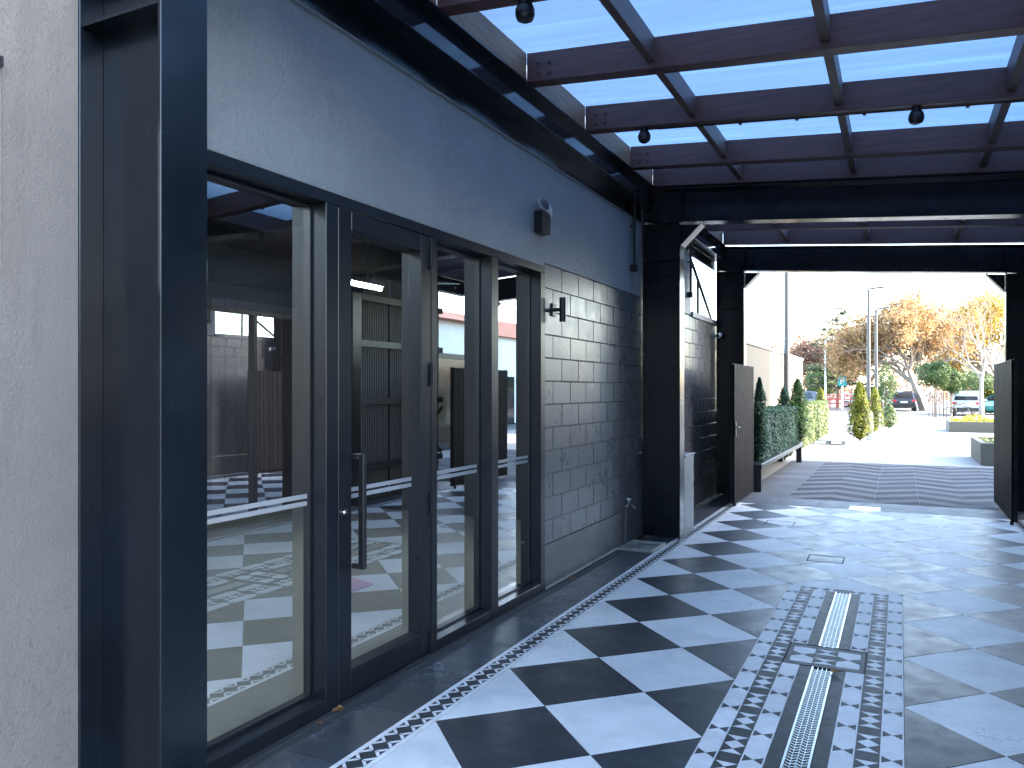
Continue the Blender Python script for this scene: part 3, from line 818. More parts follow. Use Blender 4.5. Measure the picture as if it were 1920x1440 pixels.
# mesh panel standing on the capping: raking bar, posts and mesh
pan = thing('mesh_panel', (-2.79, 12.1, 2.842), 'triangular wire mesh panel with a raking bar above the far block wall', 'mesh panel')
ytop, ztop, yend = 11.30, 3.80, 12.98
mb = MB(); mb.bar((-2.79, ytop, ztop), (-2.79, yend, 2.88), 0.035, 0.035, up=(1, 0, 0)); mb.build('raking_bar', 'steel_black', pan)
mb = MB(); mb.box(-2.808, -2.772, ytop - 0.035, ytop, 2.842, 3.80); mb.build('post', 'steel_black', pan)
ymid = 12.02; zm = ztop + (2.88 - ztop) * (ymid - ytop) / (yend - ytop)
mb = MB(); mb.box(-2.806, -2.774, ymid - 0.016, ymid + 0.016, 2.842, zm - 0.02); mb.build('post', 'steel_black', pan)
mb = MB()
n = 34
for k in range(1, n):
    yy = ytop + (yend - ytop) * k / n; zz = ztop + (2.88 - ztop) * k / n
    mb.bar((-2.79, yy, 2.842), (-2.79, yy, zz), 0.004, 0.004, up=(1, 0, 0))
for k in range(1, 19):
    zz = 2.842 + k * 0.05; yy = ytop + (yend - ytop) * (ztop - zz) / (ztop - 2.88)
    mb.bar((-2.794, ytop, zz), (-2.794, yy, zz), 0.004, 0.004, up=(1, 0, 0))
stuff(mb.build('wire_mesh', 'grey_plastic', pan))

# interior of the shop
room = MB(); room.box(-10.3, XI, -1.0, 9.2, -0.25, -0.004); room.build('room_floor', 'room_floor', shop)
mb = MB(); mb.box(-10.5, -10.3, -1.0, 9.2, -0.2, 4.2); mb.build('room_wall', 'room_wall', shop)
mb = MB(); mb.box(-10.5, XI - 0.002, 9.2, 9.4, -0.2, 4.2); mb.build('room_wall', 'room_wall', shop)
mb = MB(); mb.box(-10.5, XI - 0.002, -1.2, -1.0, -0.2, 4.2); mb.build('room_wall', 'room_wall', shop)
mb = MB(); mb.box(-10.5, XI - 0.002, -1.2, 9.4, 3.45, 3.6); mb.build('room_ceiling', 'room_ceiling', shop)
mb = MB(); mb.box(-10.5, XW - 0.03, -1.2, 13.0, 4.303, 4.42); mb.build('roof', 'capping', shop)
for k in range(4):
    mb = MB(); mb.box(-10.28, XI - 0.01, 0.6 + k * 2.3, 0.78 + k * 2.3, 3.12, 3.448); mb.build('ceiling_beam', 'room_ceiling', shop)
mb = MB(); mb.box(-8.1, -7.95, 5.6, 9.19, 0, 3.1); mb.build('partition', 'room_wall', shop)
for k in range(9):
    mb = MB(); mb.box(-7.948, -7.93, 7.25 + k * 0.21, 7.25 + k * 0.21 + 0.2, 0.02, 2.9); mb.build('wall_panel', 'room_pale', shop, bevel=0.004)
t = thing('tube_light', (-4.9, 6.1, 2.75), 'lit white tube light hanging inside the shop behind the door glass', 'tube light')
mb = MB(); mb.box(-4.94, -4.86, 5.6, 6.75, 2.79, 2.84); mb.build('housing', 'white_plastic', t)
mb = MB(); mb.tube((-4.9, 5.62, 2.765), (-4.9, 6.73, 2.765), 0.016, n=12); mb.build('tube', 'tube_glow', t)
for yy in (5.8, 6.5):
    mb = MB(); mb.box(-4.905, -4.895, yy, yy + 0.01, 2.84, 3.449); mb.build('hanger', 'white_plastic', t)
t = thing('tube_light', (-4.0, 2.4, 3.33), 'added tube light hidden on the shop ceiling, brightening the floor behind the first pane', 'tube light')  # extra lamp added out of view to brighten the floor by the sill
mb = MB(); mb.box(-4.04, -3.96, 1.5, 3.2, 3.40, 3.449); mb.build('housing', 'white_plastic', t)
mb = MB(); mb.tube((-4.0, 1.52, 3.375), (-4.0, 3.18, 3.375), 0.016, n=12); mb.build('tube', 'tube_glow', t)
t = thing('dustpan', (-4.25, 5.42, 0.0), 'red plastic dustpan lying on the shop floor behind the door', 'dustpan')
mb = MB(); mb.hexa([(-4.40, 5.30, 0), (-4.12, 5.30, 0), (-4.12, 5.55, 0), (-4.40, 5.55, 0)], [(-4.40, 5.30, 0.05), (-4.12, 5.30, 0.012), (-4.12, 5.55, 0.012), (-4.40, 5.55, 0.05)]); mb.build('scoop', 'red_plastic', t, bevel=0.004)
mb = MB(); mb.bar((-4.40, 5.42, 0.03), (-4.60, 5.42, 0.035), 0.035, 0.02); mb.build('handle', 'red_plastic', t, bevel=0.004)

# ------------------------------------------------------------------ glazed shopfront
front = thing('glazed_shopfront', (-2.76, 4.07, 0), 'black aluminium shopfront with three fixed panes and a hinged glass door', 'shopfront')
XF0, XF1 = -2.845, XW + 0.012       # frame depth
XG = -2.815
def fbox(y0, y1, z0, z1, name='frame_member', mt='alu_black', x0=XF0, x1=XF1, parent=None, bv=0.003):
    mb = MB(); mb.box(x0, x1, y0, y1, z0, z1); return mb.build(name, mt, parent or front, bevel=bv)
fbox(FY0, FY1, FZ - 0.062, FZ)                    # head
fbox(FY0, FY0 + 0.06, 0.0, FZ - 0.063)            # left jamb
fbox(5.955, FY1, 0.0, FZ - 0.063)                 # right jamb
fbox(3.225, 3.322, 0.0, FZ - 0.063)               # mullion left of the door
fbox(4.255, 4.322, 0.0, FZ - 0.063)               # mullion right of the door
fbox(5.075, 5.185, 0.0, FZ - 0.063)               # mullion between the two right panes
fbox(FY0 + 0.061, 3.224, 0.0, 0.075)              # sills
fbox(4.323, 5.074, 0.0, 0.075); fbox(5.186, 5.954, 0.0, 0.075)
# dark rebates that hold the glass
for a, b in ((FY0 + 0.061, 3.224), (4.323, 5.074), (5.186, 5.954)):
    for (y0, y1, z0, z1) in ((a, a + 0.014, 0.076, FZ - 0.064), (b - 0.014, b, 0.076, FZ - 0.064), (a + 0.0145, b - 0.0145, FZ - 0.078, FZ - 0.064), (a + 0.0145, b - 0.0145, 0.076, 0.09)):
        fbox(y0, y1, z0, z1, 'glazing_bead', 'alu_dark', XF0 + 0.006, XG + 0.022, bv=0)
    mb = MB(); mb.face([(XG, a + 0.01, 0.082), (XG, b - 0.01, 0.082), (XG, b - 0.01, FZ - 0.07), (XG, a + 0.01, FZ - 0.07)])
    p = mb.build('pane', 'glass', front)
    for z in (1.128, 1.090):
        mb = MB(); mb.box(XG + 0.001, XG + 0.003, a + 0.016, b - 0.016, z, z + 0.024); mb.build('safety_stripe', 'frost_strip', p)
# door leaf
door = MB()
dx0, dx1 = -2.80, XW + 0.010
DY0, DY1 = 3.328, 4.248
DZ0, DZ1 = 0.018, FZ - 0.068
door.box(dx0, dx1, DY0, DY0 + 0.112, DZ0, DZ1); door.box(dx0, dx1, DY1 - 0.112, DY1, DZ0, DZ1)
door.box(dx0, dx1, DY0 + 0.1125, DY1 - 0.1125, DZ0, 0.165); door.box(dx0, dx1, DY0 + 0.1125, DY1 - 0.1125, DZ1 - 0.105, DZ1)
door = door.build('door', 'alu_black', front, bevel=0.003)
mb = MB(); xg = -2.775; mb.face([(xg, DY0 + 0.105, 0.16), (xg, DY1 - 0.105, 0.16), (xg, DY1 - 0.105, DZ1 - 0.10), (xg, DY0 + 0.105, DZ1 - 0.10)]); mb.build('pane', 'glass', door)
for z in (1.128, 1.090):
    mb = MB(); mb.box(xg + 0.001, xg + 0.003, DY0 + 0.114, DY1 - 0.114, z, z + 0.024); mb.build('safety_stripe', 'frost_strip', door)
mb = MB(); hx = dx1 + 0.062; hy = 3.455
mb.box(hx - 0.018, hx + 0.018, hy - 0.016, hy + 0.016, 0.72, 1.35)
for z in (0.72, 1.322): mb.box(dx1 - 0.002, hx - 0.0185, hy - 0.016, hy + 0.016, z, z + 0.028)
mb.build('handle', 'black_plastic', door, bevel=0.003)
mb = MB(); mb.lathe((dx1, 3.372, 1.04), [(0.018, -0.001), (0.018, 0.012), (0.011, 0.013), (0.011, 0.024)], 14, axis='X'); mb.build('lock', 'chrome', door)
for z in (0.09, 0.97, 1.80, 2.55):
    mb = MB(); mb.tube((dx1 + 0.004, 4.2515, z - 0.075), (dx1 + 0.004, 4.2515, z + 0.075), 0.013, n=10); mb.build('hinge', 'black_plastic', door)
# threshold plate under the door
fbox(3.3225, 4.2545, 0.0, 0.014, 'threshold', 'alu_dark', XF0, XW + 0.02)

# ------------------------------------------------------------------ concrete wall nearest the camera
mb = MB(); mb.box(-3.4, -2.672, -6.0, P0 - 0.002, 0, 3.3)
tag(mb.build('concrete_wall', 'concrete_wall'), 'rough grey concrete wall at the left edge of the picture', 'wall')
t = thing('wall_sign', (-2.66, 1.2, 2.3), 'pale board with a dark top trim at the very left edge of the concrete wall', 'sign')
mb = MB(); mb.box(-2.671, -2.655, 0.7, 1.545, 2.10, 2.765); mb.build('board', 'white_plastic', t, bevel=0.002)
mb = MB(); mb.box(-2.671, -2.645, 0.7, 1.550, 2.766, 2.80); mb.build('top_trim', 'alu_dark', t)

# ------------------------------------------------------------------ fittings on the shop wall
t = thing('emergency_light', (XW, 5.95, 3.02), 'twin-head emergency light with a black box on the plastered wall', 'emergency light')
mb = MB(); mb.box(XW + 0.001, XW + 0.075, 5.84, 6.02, 3.005, 3.185); mb.build('box', 'black_plastic', t, bevel=0.006)
for (hy, hz, dy, dz) in ((5.905, 3.235, -0.25, 0.35), (6.02, 3.205, 0.6, 0.2)):
    mb = MB(); c = Vector((XW + 0.055, hy, hz)); d = Vector((0.75, dy, dz)).normalized()
    mb.tube((XW + 0.04, hy - 0.01 if hy < 6 else hy - 0.03, 3.186), c - d * 0.02, 0.007, n=8)
    mb.tube(c - d * 0.025, c + d * 0.015, 0.035, 0.060, n=18); hd = mb.build('lamp_head', 'white_plastic', t)
    mb = MB(); mb.tube(c + d * 0.0155, c + d * 0.020, 0.054, n=18); mb.build('lens', 'chrome', hd)
t = thing('wall_light', (XW, 6.24, 2.29), 'black up-and-down cylinder light on the block wall beside the shopfront', 'wall light')
mb = MB(); mb.box(XW + 0.002, XW + 0.016, 6.195, 6.275, 2.345, 2.455); mb.build('back_plate', 'black_plastic', t, bevel=0.003)
mb = MB(); mb.box(XW + 0.0165, XW + 0.066, 6.222, 6.248, 2.385, 2.415); mb.build('bracket', 'black_plastic', t)
mb = MB(); mb.tube((XW + 0.092, 6.235, 2.295), (XW + 0.092, 6.235, 2.505), 0.028, n=20); mb.build('cylinder', 'black_plastic', t, bevel=0.002)
def conduit(y, z0, z1, label):
    t = thing('conduit', (XW + 0.02, y, z0), label, 'conduit', 'black conduits with a small box')
    mb = MB(); mb.tube((XW + 0.045, y, z0 + 0.06), (XW + 0.045, y, z1), 0.016, n=10); mb.build('pipe', 'black_plastic', t)
    mb = MB(); mb.box(XW + 0.002, XW + 0.075, y - 0.04, y + 0.04, z0, z0 + 0.075); mb.build('junction_box', 'black_plastic', t, bevel=0.006)
    mb = MB(); mb.box(XW + 0.002, XW + 0.066, y - 0.022, y + 0.022, z0 + 0.5, z0 + 0.515); mb.build('clip', 'black_plastic', t)
conduit(8.42, 3.03, 3.79, 'black conduit ending in a small box beside the middle column')
conduit(11.05, 3.02, 3.79, 'black conduit ending in a small box beside the mesh panel')
t = thing('garden_tap', (XW + 0.04, 8.14, 0), 'small brass garden tap on a thin pipe low on the block wall', 'tap')
mb = MB(); mb.tube((XW + 0.035, 8.14, 0.0), (XW + 0.035, 8.14, 0.43), 0.011, n=10); mb.build('pipe', 'grey_plastic', t)
mb = MB(); mb.tube((XW + 0.035, 8.14, 0.43), (XW + 0.035, 8.30, 0.45), 0.013, n=10); mb.tube((XW + 0.035, 8.28, 0.45), (XW + 0.09, 8.32, 0.39), 0.014, 0.011, n=10); mb.build('tap_body', 'steel_plate', t)
mb = MB(); mb.tube((XW + 0.035, 8.25, 0.46), (XW + 0.035, 8.25, 0.495), 0.006, n=8); mb.lathe((XW + 0.035, 8.25, 0.495), [(0.026, 0), (0.028, 0.006), (0.02, 0.014)], 12); mb.build('handle', 'white_plastic', t)
t = thing('drain_gully', (-2.54, 8.2, 0), 'square pale concrete gully in the floor at the foot of the tap', 'gully')
mb = MB(); a, b, c, d = -2.70, -2.312, 7.94, 8.452
mb.box(a, b, c, c + 0.035, -0.12, 0.022); mb.box(a, b, d - 0.035, d, -0.12, 0.022); mb.box(a, a + 0.03, c + 0.0355, d - 0.0355, -0.12, 0.020); mb.box(b - 0.03, b, c + 0.0355, d - 0.0355, -0.12, 0.020)
mb.build('rim', 'concrete_gully', t, bevel=0.006)
mb = MB(); mb.box(a + 0.031, b - 0.031, c + 0.036, d - 0.036, -0.12, -0.07); mb.build('basin', 'concrete_gully', t)
# pale skirting bead along the foot of the block wall
mb = MB(); mb.box(XW + 0.001, XW + 0.018, FY1 + 0.01, 7.93, 0.002, 0.022); tag(mb.build('skirting_bead', 'concrete_gully', bevel=0.003), 'thin pale sealant bead along the foot of the block wall', 'skirting')
# metal cabinet behind the middle column
t = thing('service_cabinet', (-2.40, 9.22, 0), 'low pale grey metal cabinet behind the middle column', 'cabinet')
mb = MB(); mb.box(-2.60, XC - 0.004, 9.0, 9.46, 0.0, 0.92); mb.build('body', 'capping', t, bevel=0.006)
mb = MB(); mb.box(-2.61, XC + 0.008, 8.99, 9.47, 0.921, 0.945); mb.build('lid', 'capping', t, bevel=0.003)
mb = MB(); mb.lathe((XC - 0.003, 9.40, 0.55), [(0.012, 0), (0.012, 0.008)], 10, axis='X'); mb.build('lock', 'chrome', t)
t = thing('wall_camera', (XW, 12.72, 2.55), 'small white security camera on the block wall under the mesh panel', 'camera')
mb = MB(); mb.tube((XW + 0.001, 12.72, 2.585), (XW + 0.02, 12.72, 2.585), 0.045, n=14); mb.tube((XW + 0.02, 12.72, 2.585), (XW + 0.09, 12.72, 2.585), 0.015, n=10); mb.build('mount', 'white_plastic', t)
mb = MB(); mb.tube((XW + 0.10, 12.60, 2.57), (XW + 0.10, 12.80, 2.60), 0.038, n=14); hd = mb.build('camera_body', 'white_plastic', t)
mb = MB(); mb.tube((XW + 0.10, 12.599, 2.5698), (XW + 0.10, 12.592, 2.569), 0.026, n=14); mb.build('lens', 'car_glass', hd)

# ------------------------------------------------------------------ gate leaves
def gate(xc, y0, y1, label, facing, latch):
    t = thing('gate_leaf', (xc, (y0 + y1) / 2, 0), label, 'gate leaf', 'open gate leaves of dark boards')
    z0, z1 = 0.045, 2.09; n = 13; w = (y1 - y0) / n
    for k in range(n):
        mb = MB(); mb.box(xc - 0.011, xc + 0.011, y0 + k * w + 0.005, y0 + (k + 1) * w - 0.005, z0, z1); mb.build('board', 'gate_board', t, bevel=0.006)
    xs_ = xc - facing * 0.037; a, b = sorted((xc - facing * 0.0115, xs_ - facing * 0.02))
    for z in (0.10, 0.70, 1.40, 1.96):
        mb = MB(); mb.box(a, b, y0 + 0.051, y1 - 0.051, z, z + 0.07); mb.build('rail', 'steel_black', t)
    for q0, q1 in ((y0 - 0.002, y0 + 0.05), (y1 - 0.05, y1 + 0.002)):
        mb = MB(); mb.box(a, b, q0, q1, z0, z1 + 0.004); mb.build('stile', 'steel_black', t)
    mb = MB(); mb.tube((xc, y0 + 0.06, 0.0), (xc, y0 + 0.06, 0.045), 0.022, n=12); mb.build('floor_pin', 'steel_black', t)
    if latch:
        mb = MB(); xx = xc + facing * 0.0115
        mb.box(min(xx, xx + facing * 0.012), max(xx, xx + facing * 0.012), y0 + 0.03, y0 + 0.09, 1.02, 1.24); l = mb.build('latch_plate', 'black_plastic', t)
        mb = MB(); mb.tube((xx + facing * 0.013, y0 + 0.06, 1.16), (xx + facing * 0.055, y0 + 0.06, 1.16), 0.01, n=10); mb.tube((xx + facing * 0.05, y0 + 0.06, 1.16), (xx + facing * 0.05, y0 + 0.16, 1.15), 0.009, n=10); mb.build('lever', 'chrome', l)
gate(-2.175, 11.62, 13.30, 'left gate leaf of dark vertical boards with a small lever latch', 1, True)
gate(1.262, 11.55, 13.62, 'right gate leaf of dark vertical boards beside the right column', -1, False)

# ------------------------------------------------------------------ litter
def leaf(x, y, z, s, seed, label):
    rr = random.Random(seed); mb = MB(); n = 9
    pts = []
    for k in range(n):
        a = 2 * math.pi * k / n; r = s * (1.0 if k % 2 == 0 else 0.6) * rr.uniform(0.8, 1.1)
        pts.append((x + r * math.cos(a), y + 0.7 * r * math.sin(a), z + s * rr.uniform(0.1, 0.75)))
    for k in range(n): mb.face([(x, y, z + s * 0.12), pts[k], pts[(k + 1) % n]])
    for k in range(n): mb.face([(x, y, z + s * 0.10), (pts[(k + 1) % n][0], pts[(k + 1) % n][1], pts[(k + 1) % n][2] - 0.0015), (pts[k][0], pts[k][1], pts[k][2] - 0.0015)])
    tag(mb.build('fallen_leaf', 'leaf_dry'), label, 'leaf', 'dry fallen leaves')
leaf(-2.66, 3.28, 0.002, 0.042, 1, 'larger curled brown leaf by the foot of the shop door')
leaf(-2.645, 3.11, 0.002, 0.020, 2, 'small reddish brown leaf lying on the slotted drain')
leaf(-0.350, 5.04, 0.003, 0.040, 3, 'curled dry leaf on the floor drain grate beside the access cover')
leaf(-2.63, 4.55, 0.002, 0.014, 5, 'tiny leaf scrap on the slotted drain under the third pane')
leaf(-2.63, 6.50, 0.002, 0.035, 6, 'pale crumpled leaf at the far end of the slotted drain')
# ------------------------------------------------------------------ opposite side (seen in the glass)
opp = thing('opposite_building', (5, 3, 0), 'dark grey shop building on the opposite side, seen reflected in the glass', 'building')
OY0, OY1 = 5.55, 8.52
mb = MB()
mb.box(XR, XR + 0.25, 0.6, OY0, 0, 4.42); mb.box(XR, XR + 0.25, OY1, 8.9, 0, 4.42); mb.box(XR, XR + 0.25, OY0, OY1, 2.74, 4.42)
mb.build('wall', 'opposite_wall', opp)
mb = MB(); mb.box(XR + 0.251, 6.2, 1.85, 2.05, 0, 4.3); mb.box(6.0, 6.2, 2.052, 12.25, 0, 4.3); mb.box(1.998, 5.999, 12.10, 12.25, 0, 4.3); mb.build('rear_wall', 'opposite_wall', opp)
mb = MB(); mb.box(XR + 0.26, 6.2, 1.85, 12.25, 4.31, 4.42); mb.build('roof', 'capping', opp)
mb = MB(); mb.box(XR + 0.26, 5.998, 0.51, 12.25, -0.2, -0.003); mb.build('room_floor', 'room_floor', opp)
mb = MB(); mb.box(XR + 0.26, 5.998, 0.51, 8.89, 3.3, 3.45); mb.build('room_ceiling', 'room_ceiling', opp)
mb = MB(); mb.box(XR + 0.26, 5.998, 8.6, 8.75, 0, 3.29); mb.build('room_wall', 'render_white', opp)
ofr = thing('opposite_shopfront', (XR, 7.0, 0), 'black framed shop window across the passage, seen reflected in the first pane', 'shopfront')
for a, b, c, d in ((OY0, OY1, 2.68, 2.738), (OY0, OY0 + 0.06, 0, 2.679), (OY1 - 0.06, OY1, 0, 2.679), (OY0 + 0.061, OY1 - 0.061, 0, 0.07), (6.62, 6.70, 0.071, 2.679), (7.56, 7.62, 0.071, 2.679)):
    mb = MB(); mb.box(XR + 0.03, XR + 0.12, a, b, c, d); mb.build('frame_member', 'alu_dark', ofr)
for a, b in ((OY0 + 0.061, 6.619), (6.701, 7.559), (7.621, OY1 - 0.061)):
    mb = MB(); mb.face([(XR + 0.08, a, 0.072), (XR + 0.08, b, 0.072), (XR + 0.08, b, 2.678), (XR + 0.08, a, 2.678)]); mb.build('pane', 'glass_clear', ofr)
# shelving with goods behind that window
rr = random.Random(4)
def shelf_unit(x, y, label):
    t = thing('shelf_unit', (x, y, 0), label, 'shelf unit', 'shelf units in the opposite shop')
    mb = MB()
    for dy in (-0.45, 0.45):
        for dx in (-0.18, 0.18): mb.box(x + dx - 0.015, x + dx + 0.015, y + dy - 0.015, y + dy + 0.015, 0, 1.95)
    mb.build('upright', 'steel_plate', t)
    for z in (0.2, 0.65, 1.1, 1.55):
        mb = MB(); mb.box(x - 0.2, x + 0.2, y - 0.47, y + 0.47, z, z + 0.03); mb.build('shelf', 'tan_sheet', t)
        yy = y - 0.42
        while yy < y + 0.36:
            w = rr.uniform(0.09, 0.2); h = rr.uniform(0.12, 0.32)
            mb = MB(); mb.box(x - 0.15, x + 0.12, yy, yy + w, z + 0.031, z + 0.031 + h); mb.build('carton', rr.choice(['fabric_red', 'white_plastic', 'tan_sheet', 'car_green', 'roof_orange']), t, bevel=0.004)
            yy += w + 0.02
shelf_unit(3.6, 6.9, 'shelf unit with coloured cartons near the middle of the opposite shop window')
shelf_unit(3.6, 8.0, 'shelf unit with coloured cartons at the far end of the opposite shop window')
# ribbed sheeting wall with girts and braces
sh = thing('sheeting_wall', (1.95, 10.6, 0), 'tan ribbed metal wall with dark girts and a diagonal brace, reflected in the third pane', 'wall')
y = 8.92
while y < 12.2:
    y2 = min(y + 0.84, 12.24); mb = MB(); n = int((y2 - y) / 0.06); z0, z1 = 0.02, 3.72
    for k in range(n):
        a = y + 0.06 * k
        pr = [(0.0, a), (0.0, a + 0.022), (0.022, a + 0.030), (0.022, a + 0.052), (0.0, a + 0.06)]
        for q in range(4):
            mb.face([(1.97 + pr[q][0], pr[q][1], z0), (1.97 + pr[q][0], pr[q][1], z1), (1.97 + pr[q + 1][0], pr[q + 1][1], z1), (1.97 + pr[q + 1][0], pr[q + 1][1], z0)])
    mb.build('ribbed_sheet', 'tan_sheet', sh); y += 0.84
for z in (0.45, 1.48, 2.38, 3.1):
    mb = MB(); mb.box(1.89, 1.965, 8.99, 12.24, z, z + 0.10); mb.build('girt', 'alu_dark', sh)
for a_, b_ in (((1.87, 11.0, 1.40), (1.87, 12.15, 0.58)), ((1.84, 11.0, 0.58), (1.84, 12.15, 1.40)), ((1.87, 11.0, 1.62), (1.87, 11.7, 2.36))):
    mb = MB(); mb.bar(a_, b_, 0.03, 0.06); mb.build('brace', 'steel_black', sh)
mb = MB(); mb.tube((1.80, 10.98, 0), (1.80, 10.98, 3.5), 0.03, n=10); mb.build('downpipe', 'grey_plastic', sh)

# white building on the right beyond the gate: it shades the paving
wb = thing('white_building', (10, 18, 0), 'white rendered building beyond the gate on the right, seen reflected in the last pane', 'building')
mb = MB(); mb.box(6.0, 14, 12.6, 21.0, 0, 3.7); mb.build('wall', 'render_white', wb)
mb = MB(); mb.hexa([(5.6, 12.3, 3.701), (14.4, 12.3, 3.701), (14.4, 21.3, 3.701), (5.6, 21.3, 3.701)], [(9, 14, 4.7), (11, 14, 4.7), (11, 19.5, 4.7), (9, 19.5, 4.7)]); mb.build('roof', 'roof_orange', wb)
for yy in (14.0, 16.4, 18.6):
    mb = MB(); mb.box(5.97, 6.02, yy, yy + 1.5, 0.0, 2.6); w = mb.build('shop_window', 'car_glass', wb)
    mb = MB(); mb.box(5.94, 5.968, yy - 0.08, yy + 1.58, 2.61, 2.75); mb.build('lintel', 'alu_black', w)
mb = MB(); mb.tube((5.93, 20.5, 0), (5.93, 20.5, 3.2), 0.05, n=10); mb.box(5.8, 5.998, 20.35, 20.65, 3.2, 3.45); mb.build('downpipe', 'pole_grey', wb)
wb2 = thing('far_white_building', (17, 38, 0), 'low white building with an orange roof farther along, reflected in the last pane', 'building')
mb = MB(); mb.box(12.5, 24, 30, 48, 0, 4.4); mb.build('wall', 'render_white', wb2)
mb = MB(); mb.hexa([(12.1, 29.6, 4.401), (24, 29.6, 4.401), (24, 48.4, 4.401), (12.1, 48.4, 4.401)], [(14.5, 32, 5.6), (22, 32, 5.6), (22, 46, 5.6), (14.5, 46, 5.6)]); mb.build('roof', 'roof_orange', wb2)
for yy in (31.5, 35, 38.5, 42):
    mb = MB(); mb.box(12.46, 12.52, yy, yy + 1.6, 0, 2.4); mb.build('shop_window', 'car_glass', wb2)
mb = MB(); mb.tube((12.4, 34.2, 0), (12.4, 34.2, 3.6), 0.06, n=10); mb.box(12.3, 12.5, 34.0, 34.4, 3.6, 3.85); mb.build('downpipe', 'pole_grey', wb2)

tw = thing('sun_block_tower', (46, 17, 0), 'added unseen tower far to the right that shades the passage', 'building')  # unseen block added to keep direct sun off the passage and paving
mb = MB(); mb.box(40.3, 52, 4.0, 31.4, 0, 36); mb.build('wall', 'render_white', tw)
for k in range(10):
    mb = MB(); mb.box(40.0, 40.29, 4.5, 30.0, 1.0 + k * 3.5, 2.6 + k * 3.5); mb.build('window_band', 'car_glass', tw)
rear = thing('added_rear_building', (0, -19, 0), 'added unseen grey building behind the viewer, shaping the light on the passage', 'building')  # added behind the camera for its effect on light and reflections
mb = MB(); mb.box(-16, 16, -22, -16, 0, 5.5); mb.build('wall', 'opposite_wall', rear)
mb = MB(); mb.box(-1.6, 0.6, -15.998, -15.95, 0, 2.3); mb.build('roller_door', 'alu_dark', rear)
# cream wall on the left beyond the gate
cw_ = thing('cream_wall', (-3.1, 21, 0), 'tall cream rendered wall directly behind the clipped hedge', 'wall')
yy = 13.2
while yy < 28:
    mb = MB(); mb.box(-3.25, -2.95, yy + 0.006, min(yy + 3.65, 28.0) - 0.006, 0, 2.70); mb.build('wall_panel', 'render_cream', cw_); yy += 3.65
mb = MB(); mb.box(-3.22, -2.965, 13.2, 28, 0.001, 2.69); mb.build('joint_backing', 'capping', cw_)
mb = MB(); mb.box(-3.28, -2.92, 13.2, 28.03, 2.705, 2.77); mb.build('capping', 'capping', cw_)

# ------------------------------------------------------------------ planting
def rnd_leaf(mb, p, s, rr, n=None, flat=False):
    d = Vector((rr.gauss(0, 1), rr.gauss(0, 1), rr.gauss(0, 1) + 0.3)).normalized() if n is None else (Vector(n) + Vector((rr.gauss(0, 0.5), rr.gauss(0, 0.5), rr.gauss(0, 0.5)))).normalized()
    u = d.cross(Vector((rr.random(), rr.random(), rr.random() + 0.1))).normalized(); v = d.cross(u)
    a = s * rr.uniform(0.7, 1.3); b = a * rr.uniform(0.35, 0.6)
    p = Vector(p)
    mb.face([p - u * a, p - v * b, p + u * a, p + v * b])
def hedge_mesh(x0, x1, y0, y1, z0, z1, n, s, seed, wob=0.03):
    rr = random.Random(seed); mb = MB()
    A = [((y1 - y0) * (z1 - z0), 0), ((y1 - y0) * (z1 - z0), 1), ((x1 - x0) * (z1 - z0), 2), ((x1 - x0) * (z1 - z0), 3), ((x1 - x0) * (y1 - y0), 4)]
    tot = sum(a for a, _ in A)
    def lump(a, b): return wob * (math.sin(a * 5.1 + seed) + math.sin(b * 7.3 + a * 2.2) + 0.7 * math.sin(a * 13 + b * 11))
    for a, side in A:
        for _ in range(int(n * a / tot)):
            x = rr.uniform(x0, x1); y = rr.uniform(y0, y1); z = rr.uniform(z0, z1); dep = abs(rr.gauss(0, 0.035))
            if side == 0: x = x0 + dep - lump(y, z); nn = (-1, 0, 0.3)
            elif side == 1: x = x1 - dep + lump(y, z); nn = (1, 0, 0.3)
            elif side == 2: y = y0 + dep - lump(x, z); nn = (0, -1, 0.3)
            elif side == 3: y = y1 - dep + lump(x, z); nn = (0, 1, 0.3)
            else: z = z1 - dep + lump(x, y); nn = (0, 0, 1)
            rnd_leaf(mb, (x, y, z), s, rr, nn)
    # dark inner mass so light does not pass straight through
    return mb
def core(mb, x0, x1, y0, y1, z0, z1): mb.box(x0, x1, y0, y1, z0, z1); return mb
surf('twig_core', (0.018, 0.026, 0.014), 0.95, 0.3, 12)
# raised trough with clipped hedge
t = thing('hedge_trough', (-2.35, 16.6, 0), 'long black planter trough on legs under the clipped hedge', 'planter')
mb = MB(); mb.box(-2.66, -2.06, 13.45, 19.62, 0.385, 0.47); mb.build('trough', 'alu_dark', t, bevel=0.006)
for yy in (13.50, 19.45):
    for xx in (-2.62, -2.20):
        mb = MB(); mb.box(xx, xx + 0.12, yy, yy + 0.12, 0, 0.384); mb.build('leg', 'alu_dark', t, bevel=0.004)
t = thing('clipped_hedge', (-2.36, 16.6, 0.47), 'dark green clipped box hedge growing in the long trough', 'hedge')
stuff(hedge_mesh(-2.62, -2.12, 13.9, 19.3, 0.47, 1.33, 17000, 0.026, 3, 0.012).build('foliage', 'leaf_hedge', t))
mb = MB(); mb.box(-2.55, -2.19, 13.95, 19.22, 0.471, 1.27); mb.build('inner_twigs', 'twig_core', t)
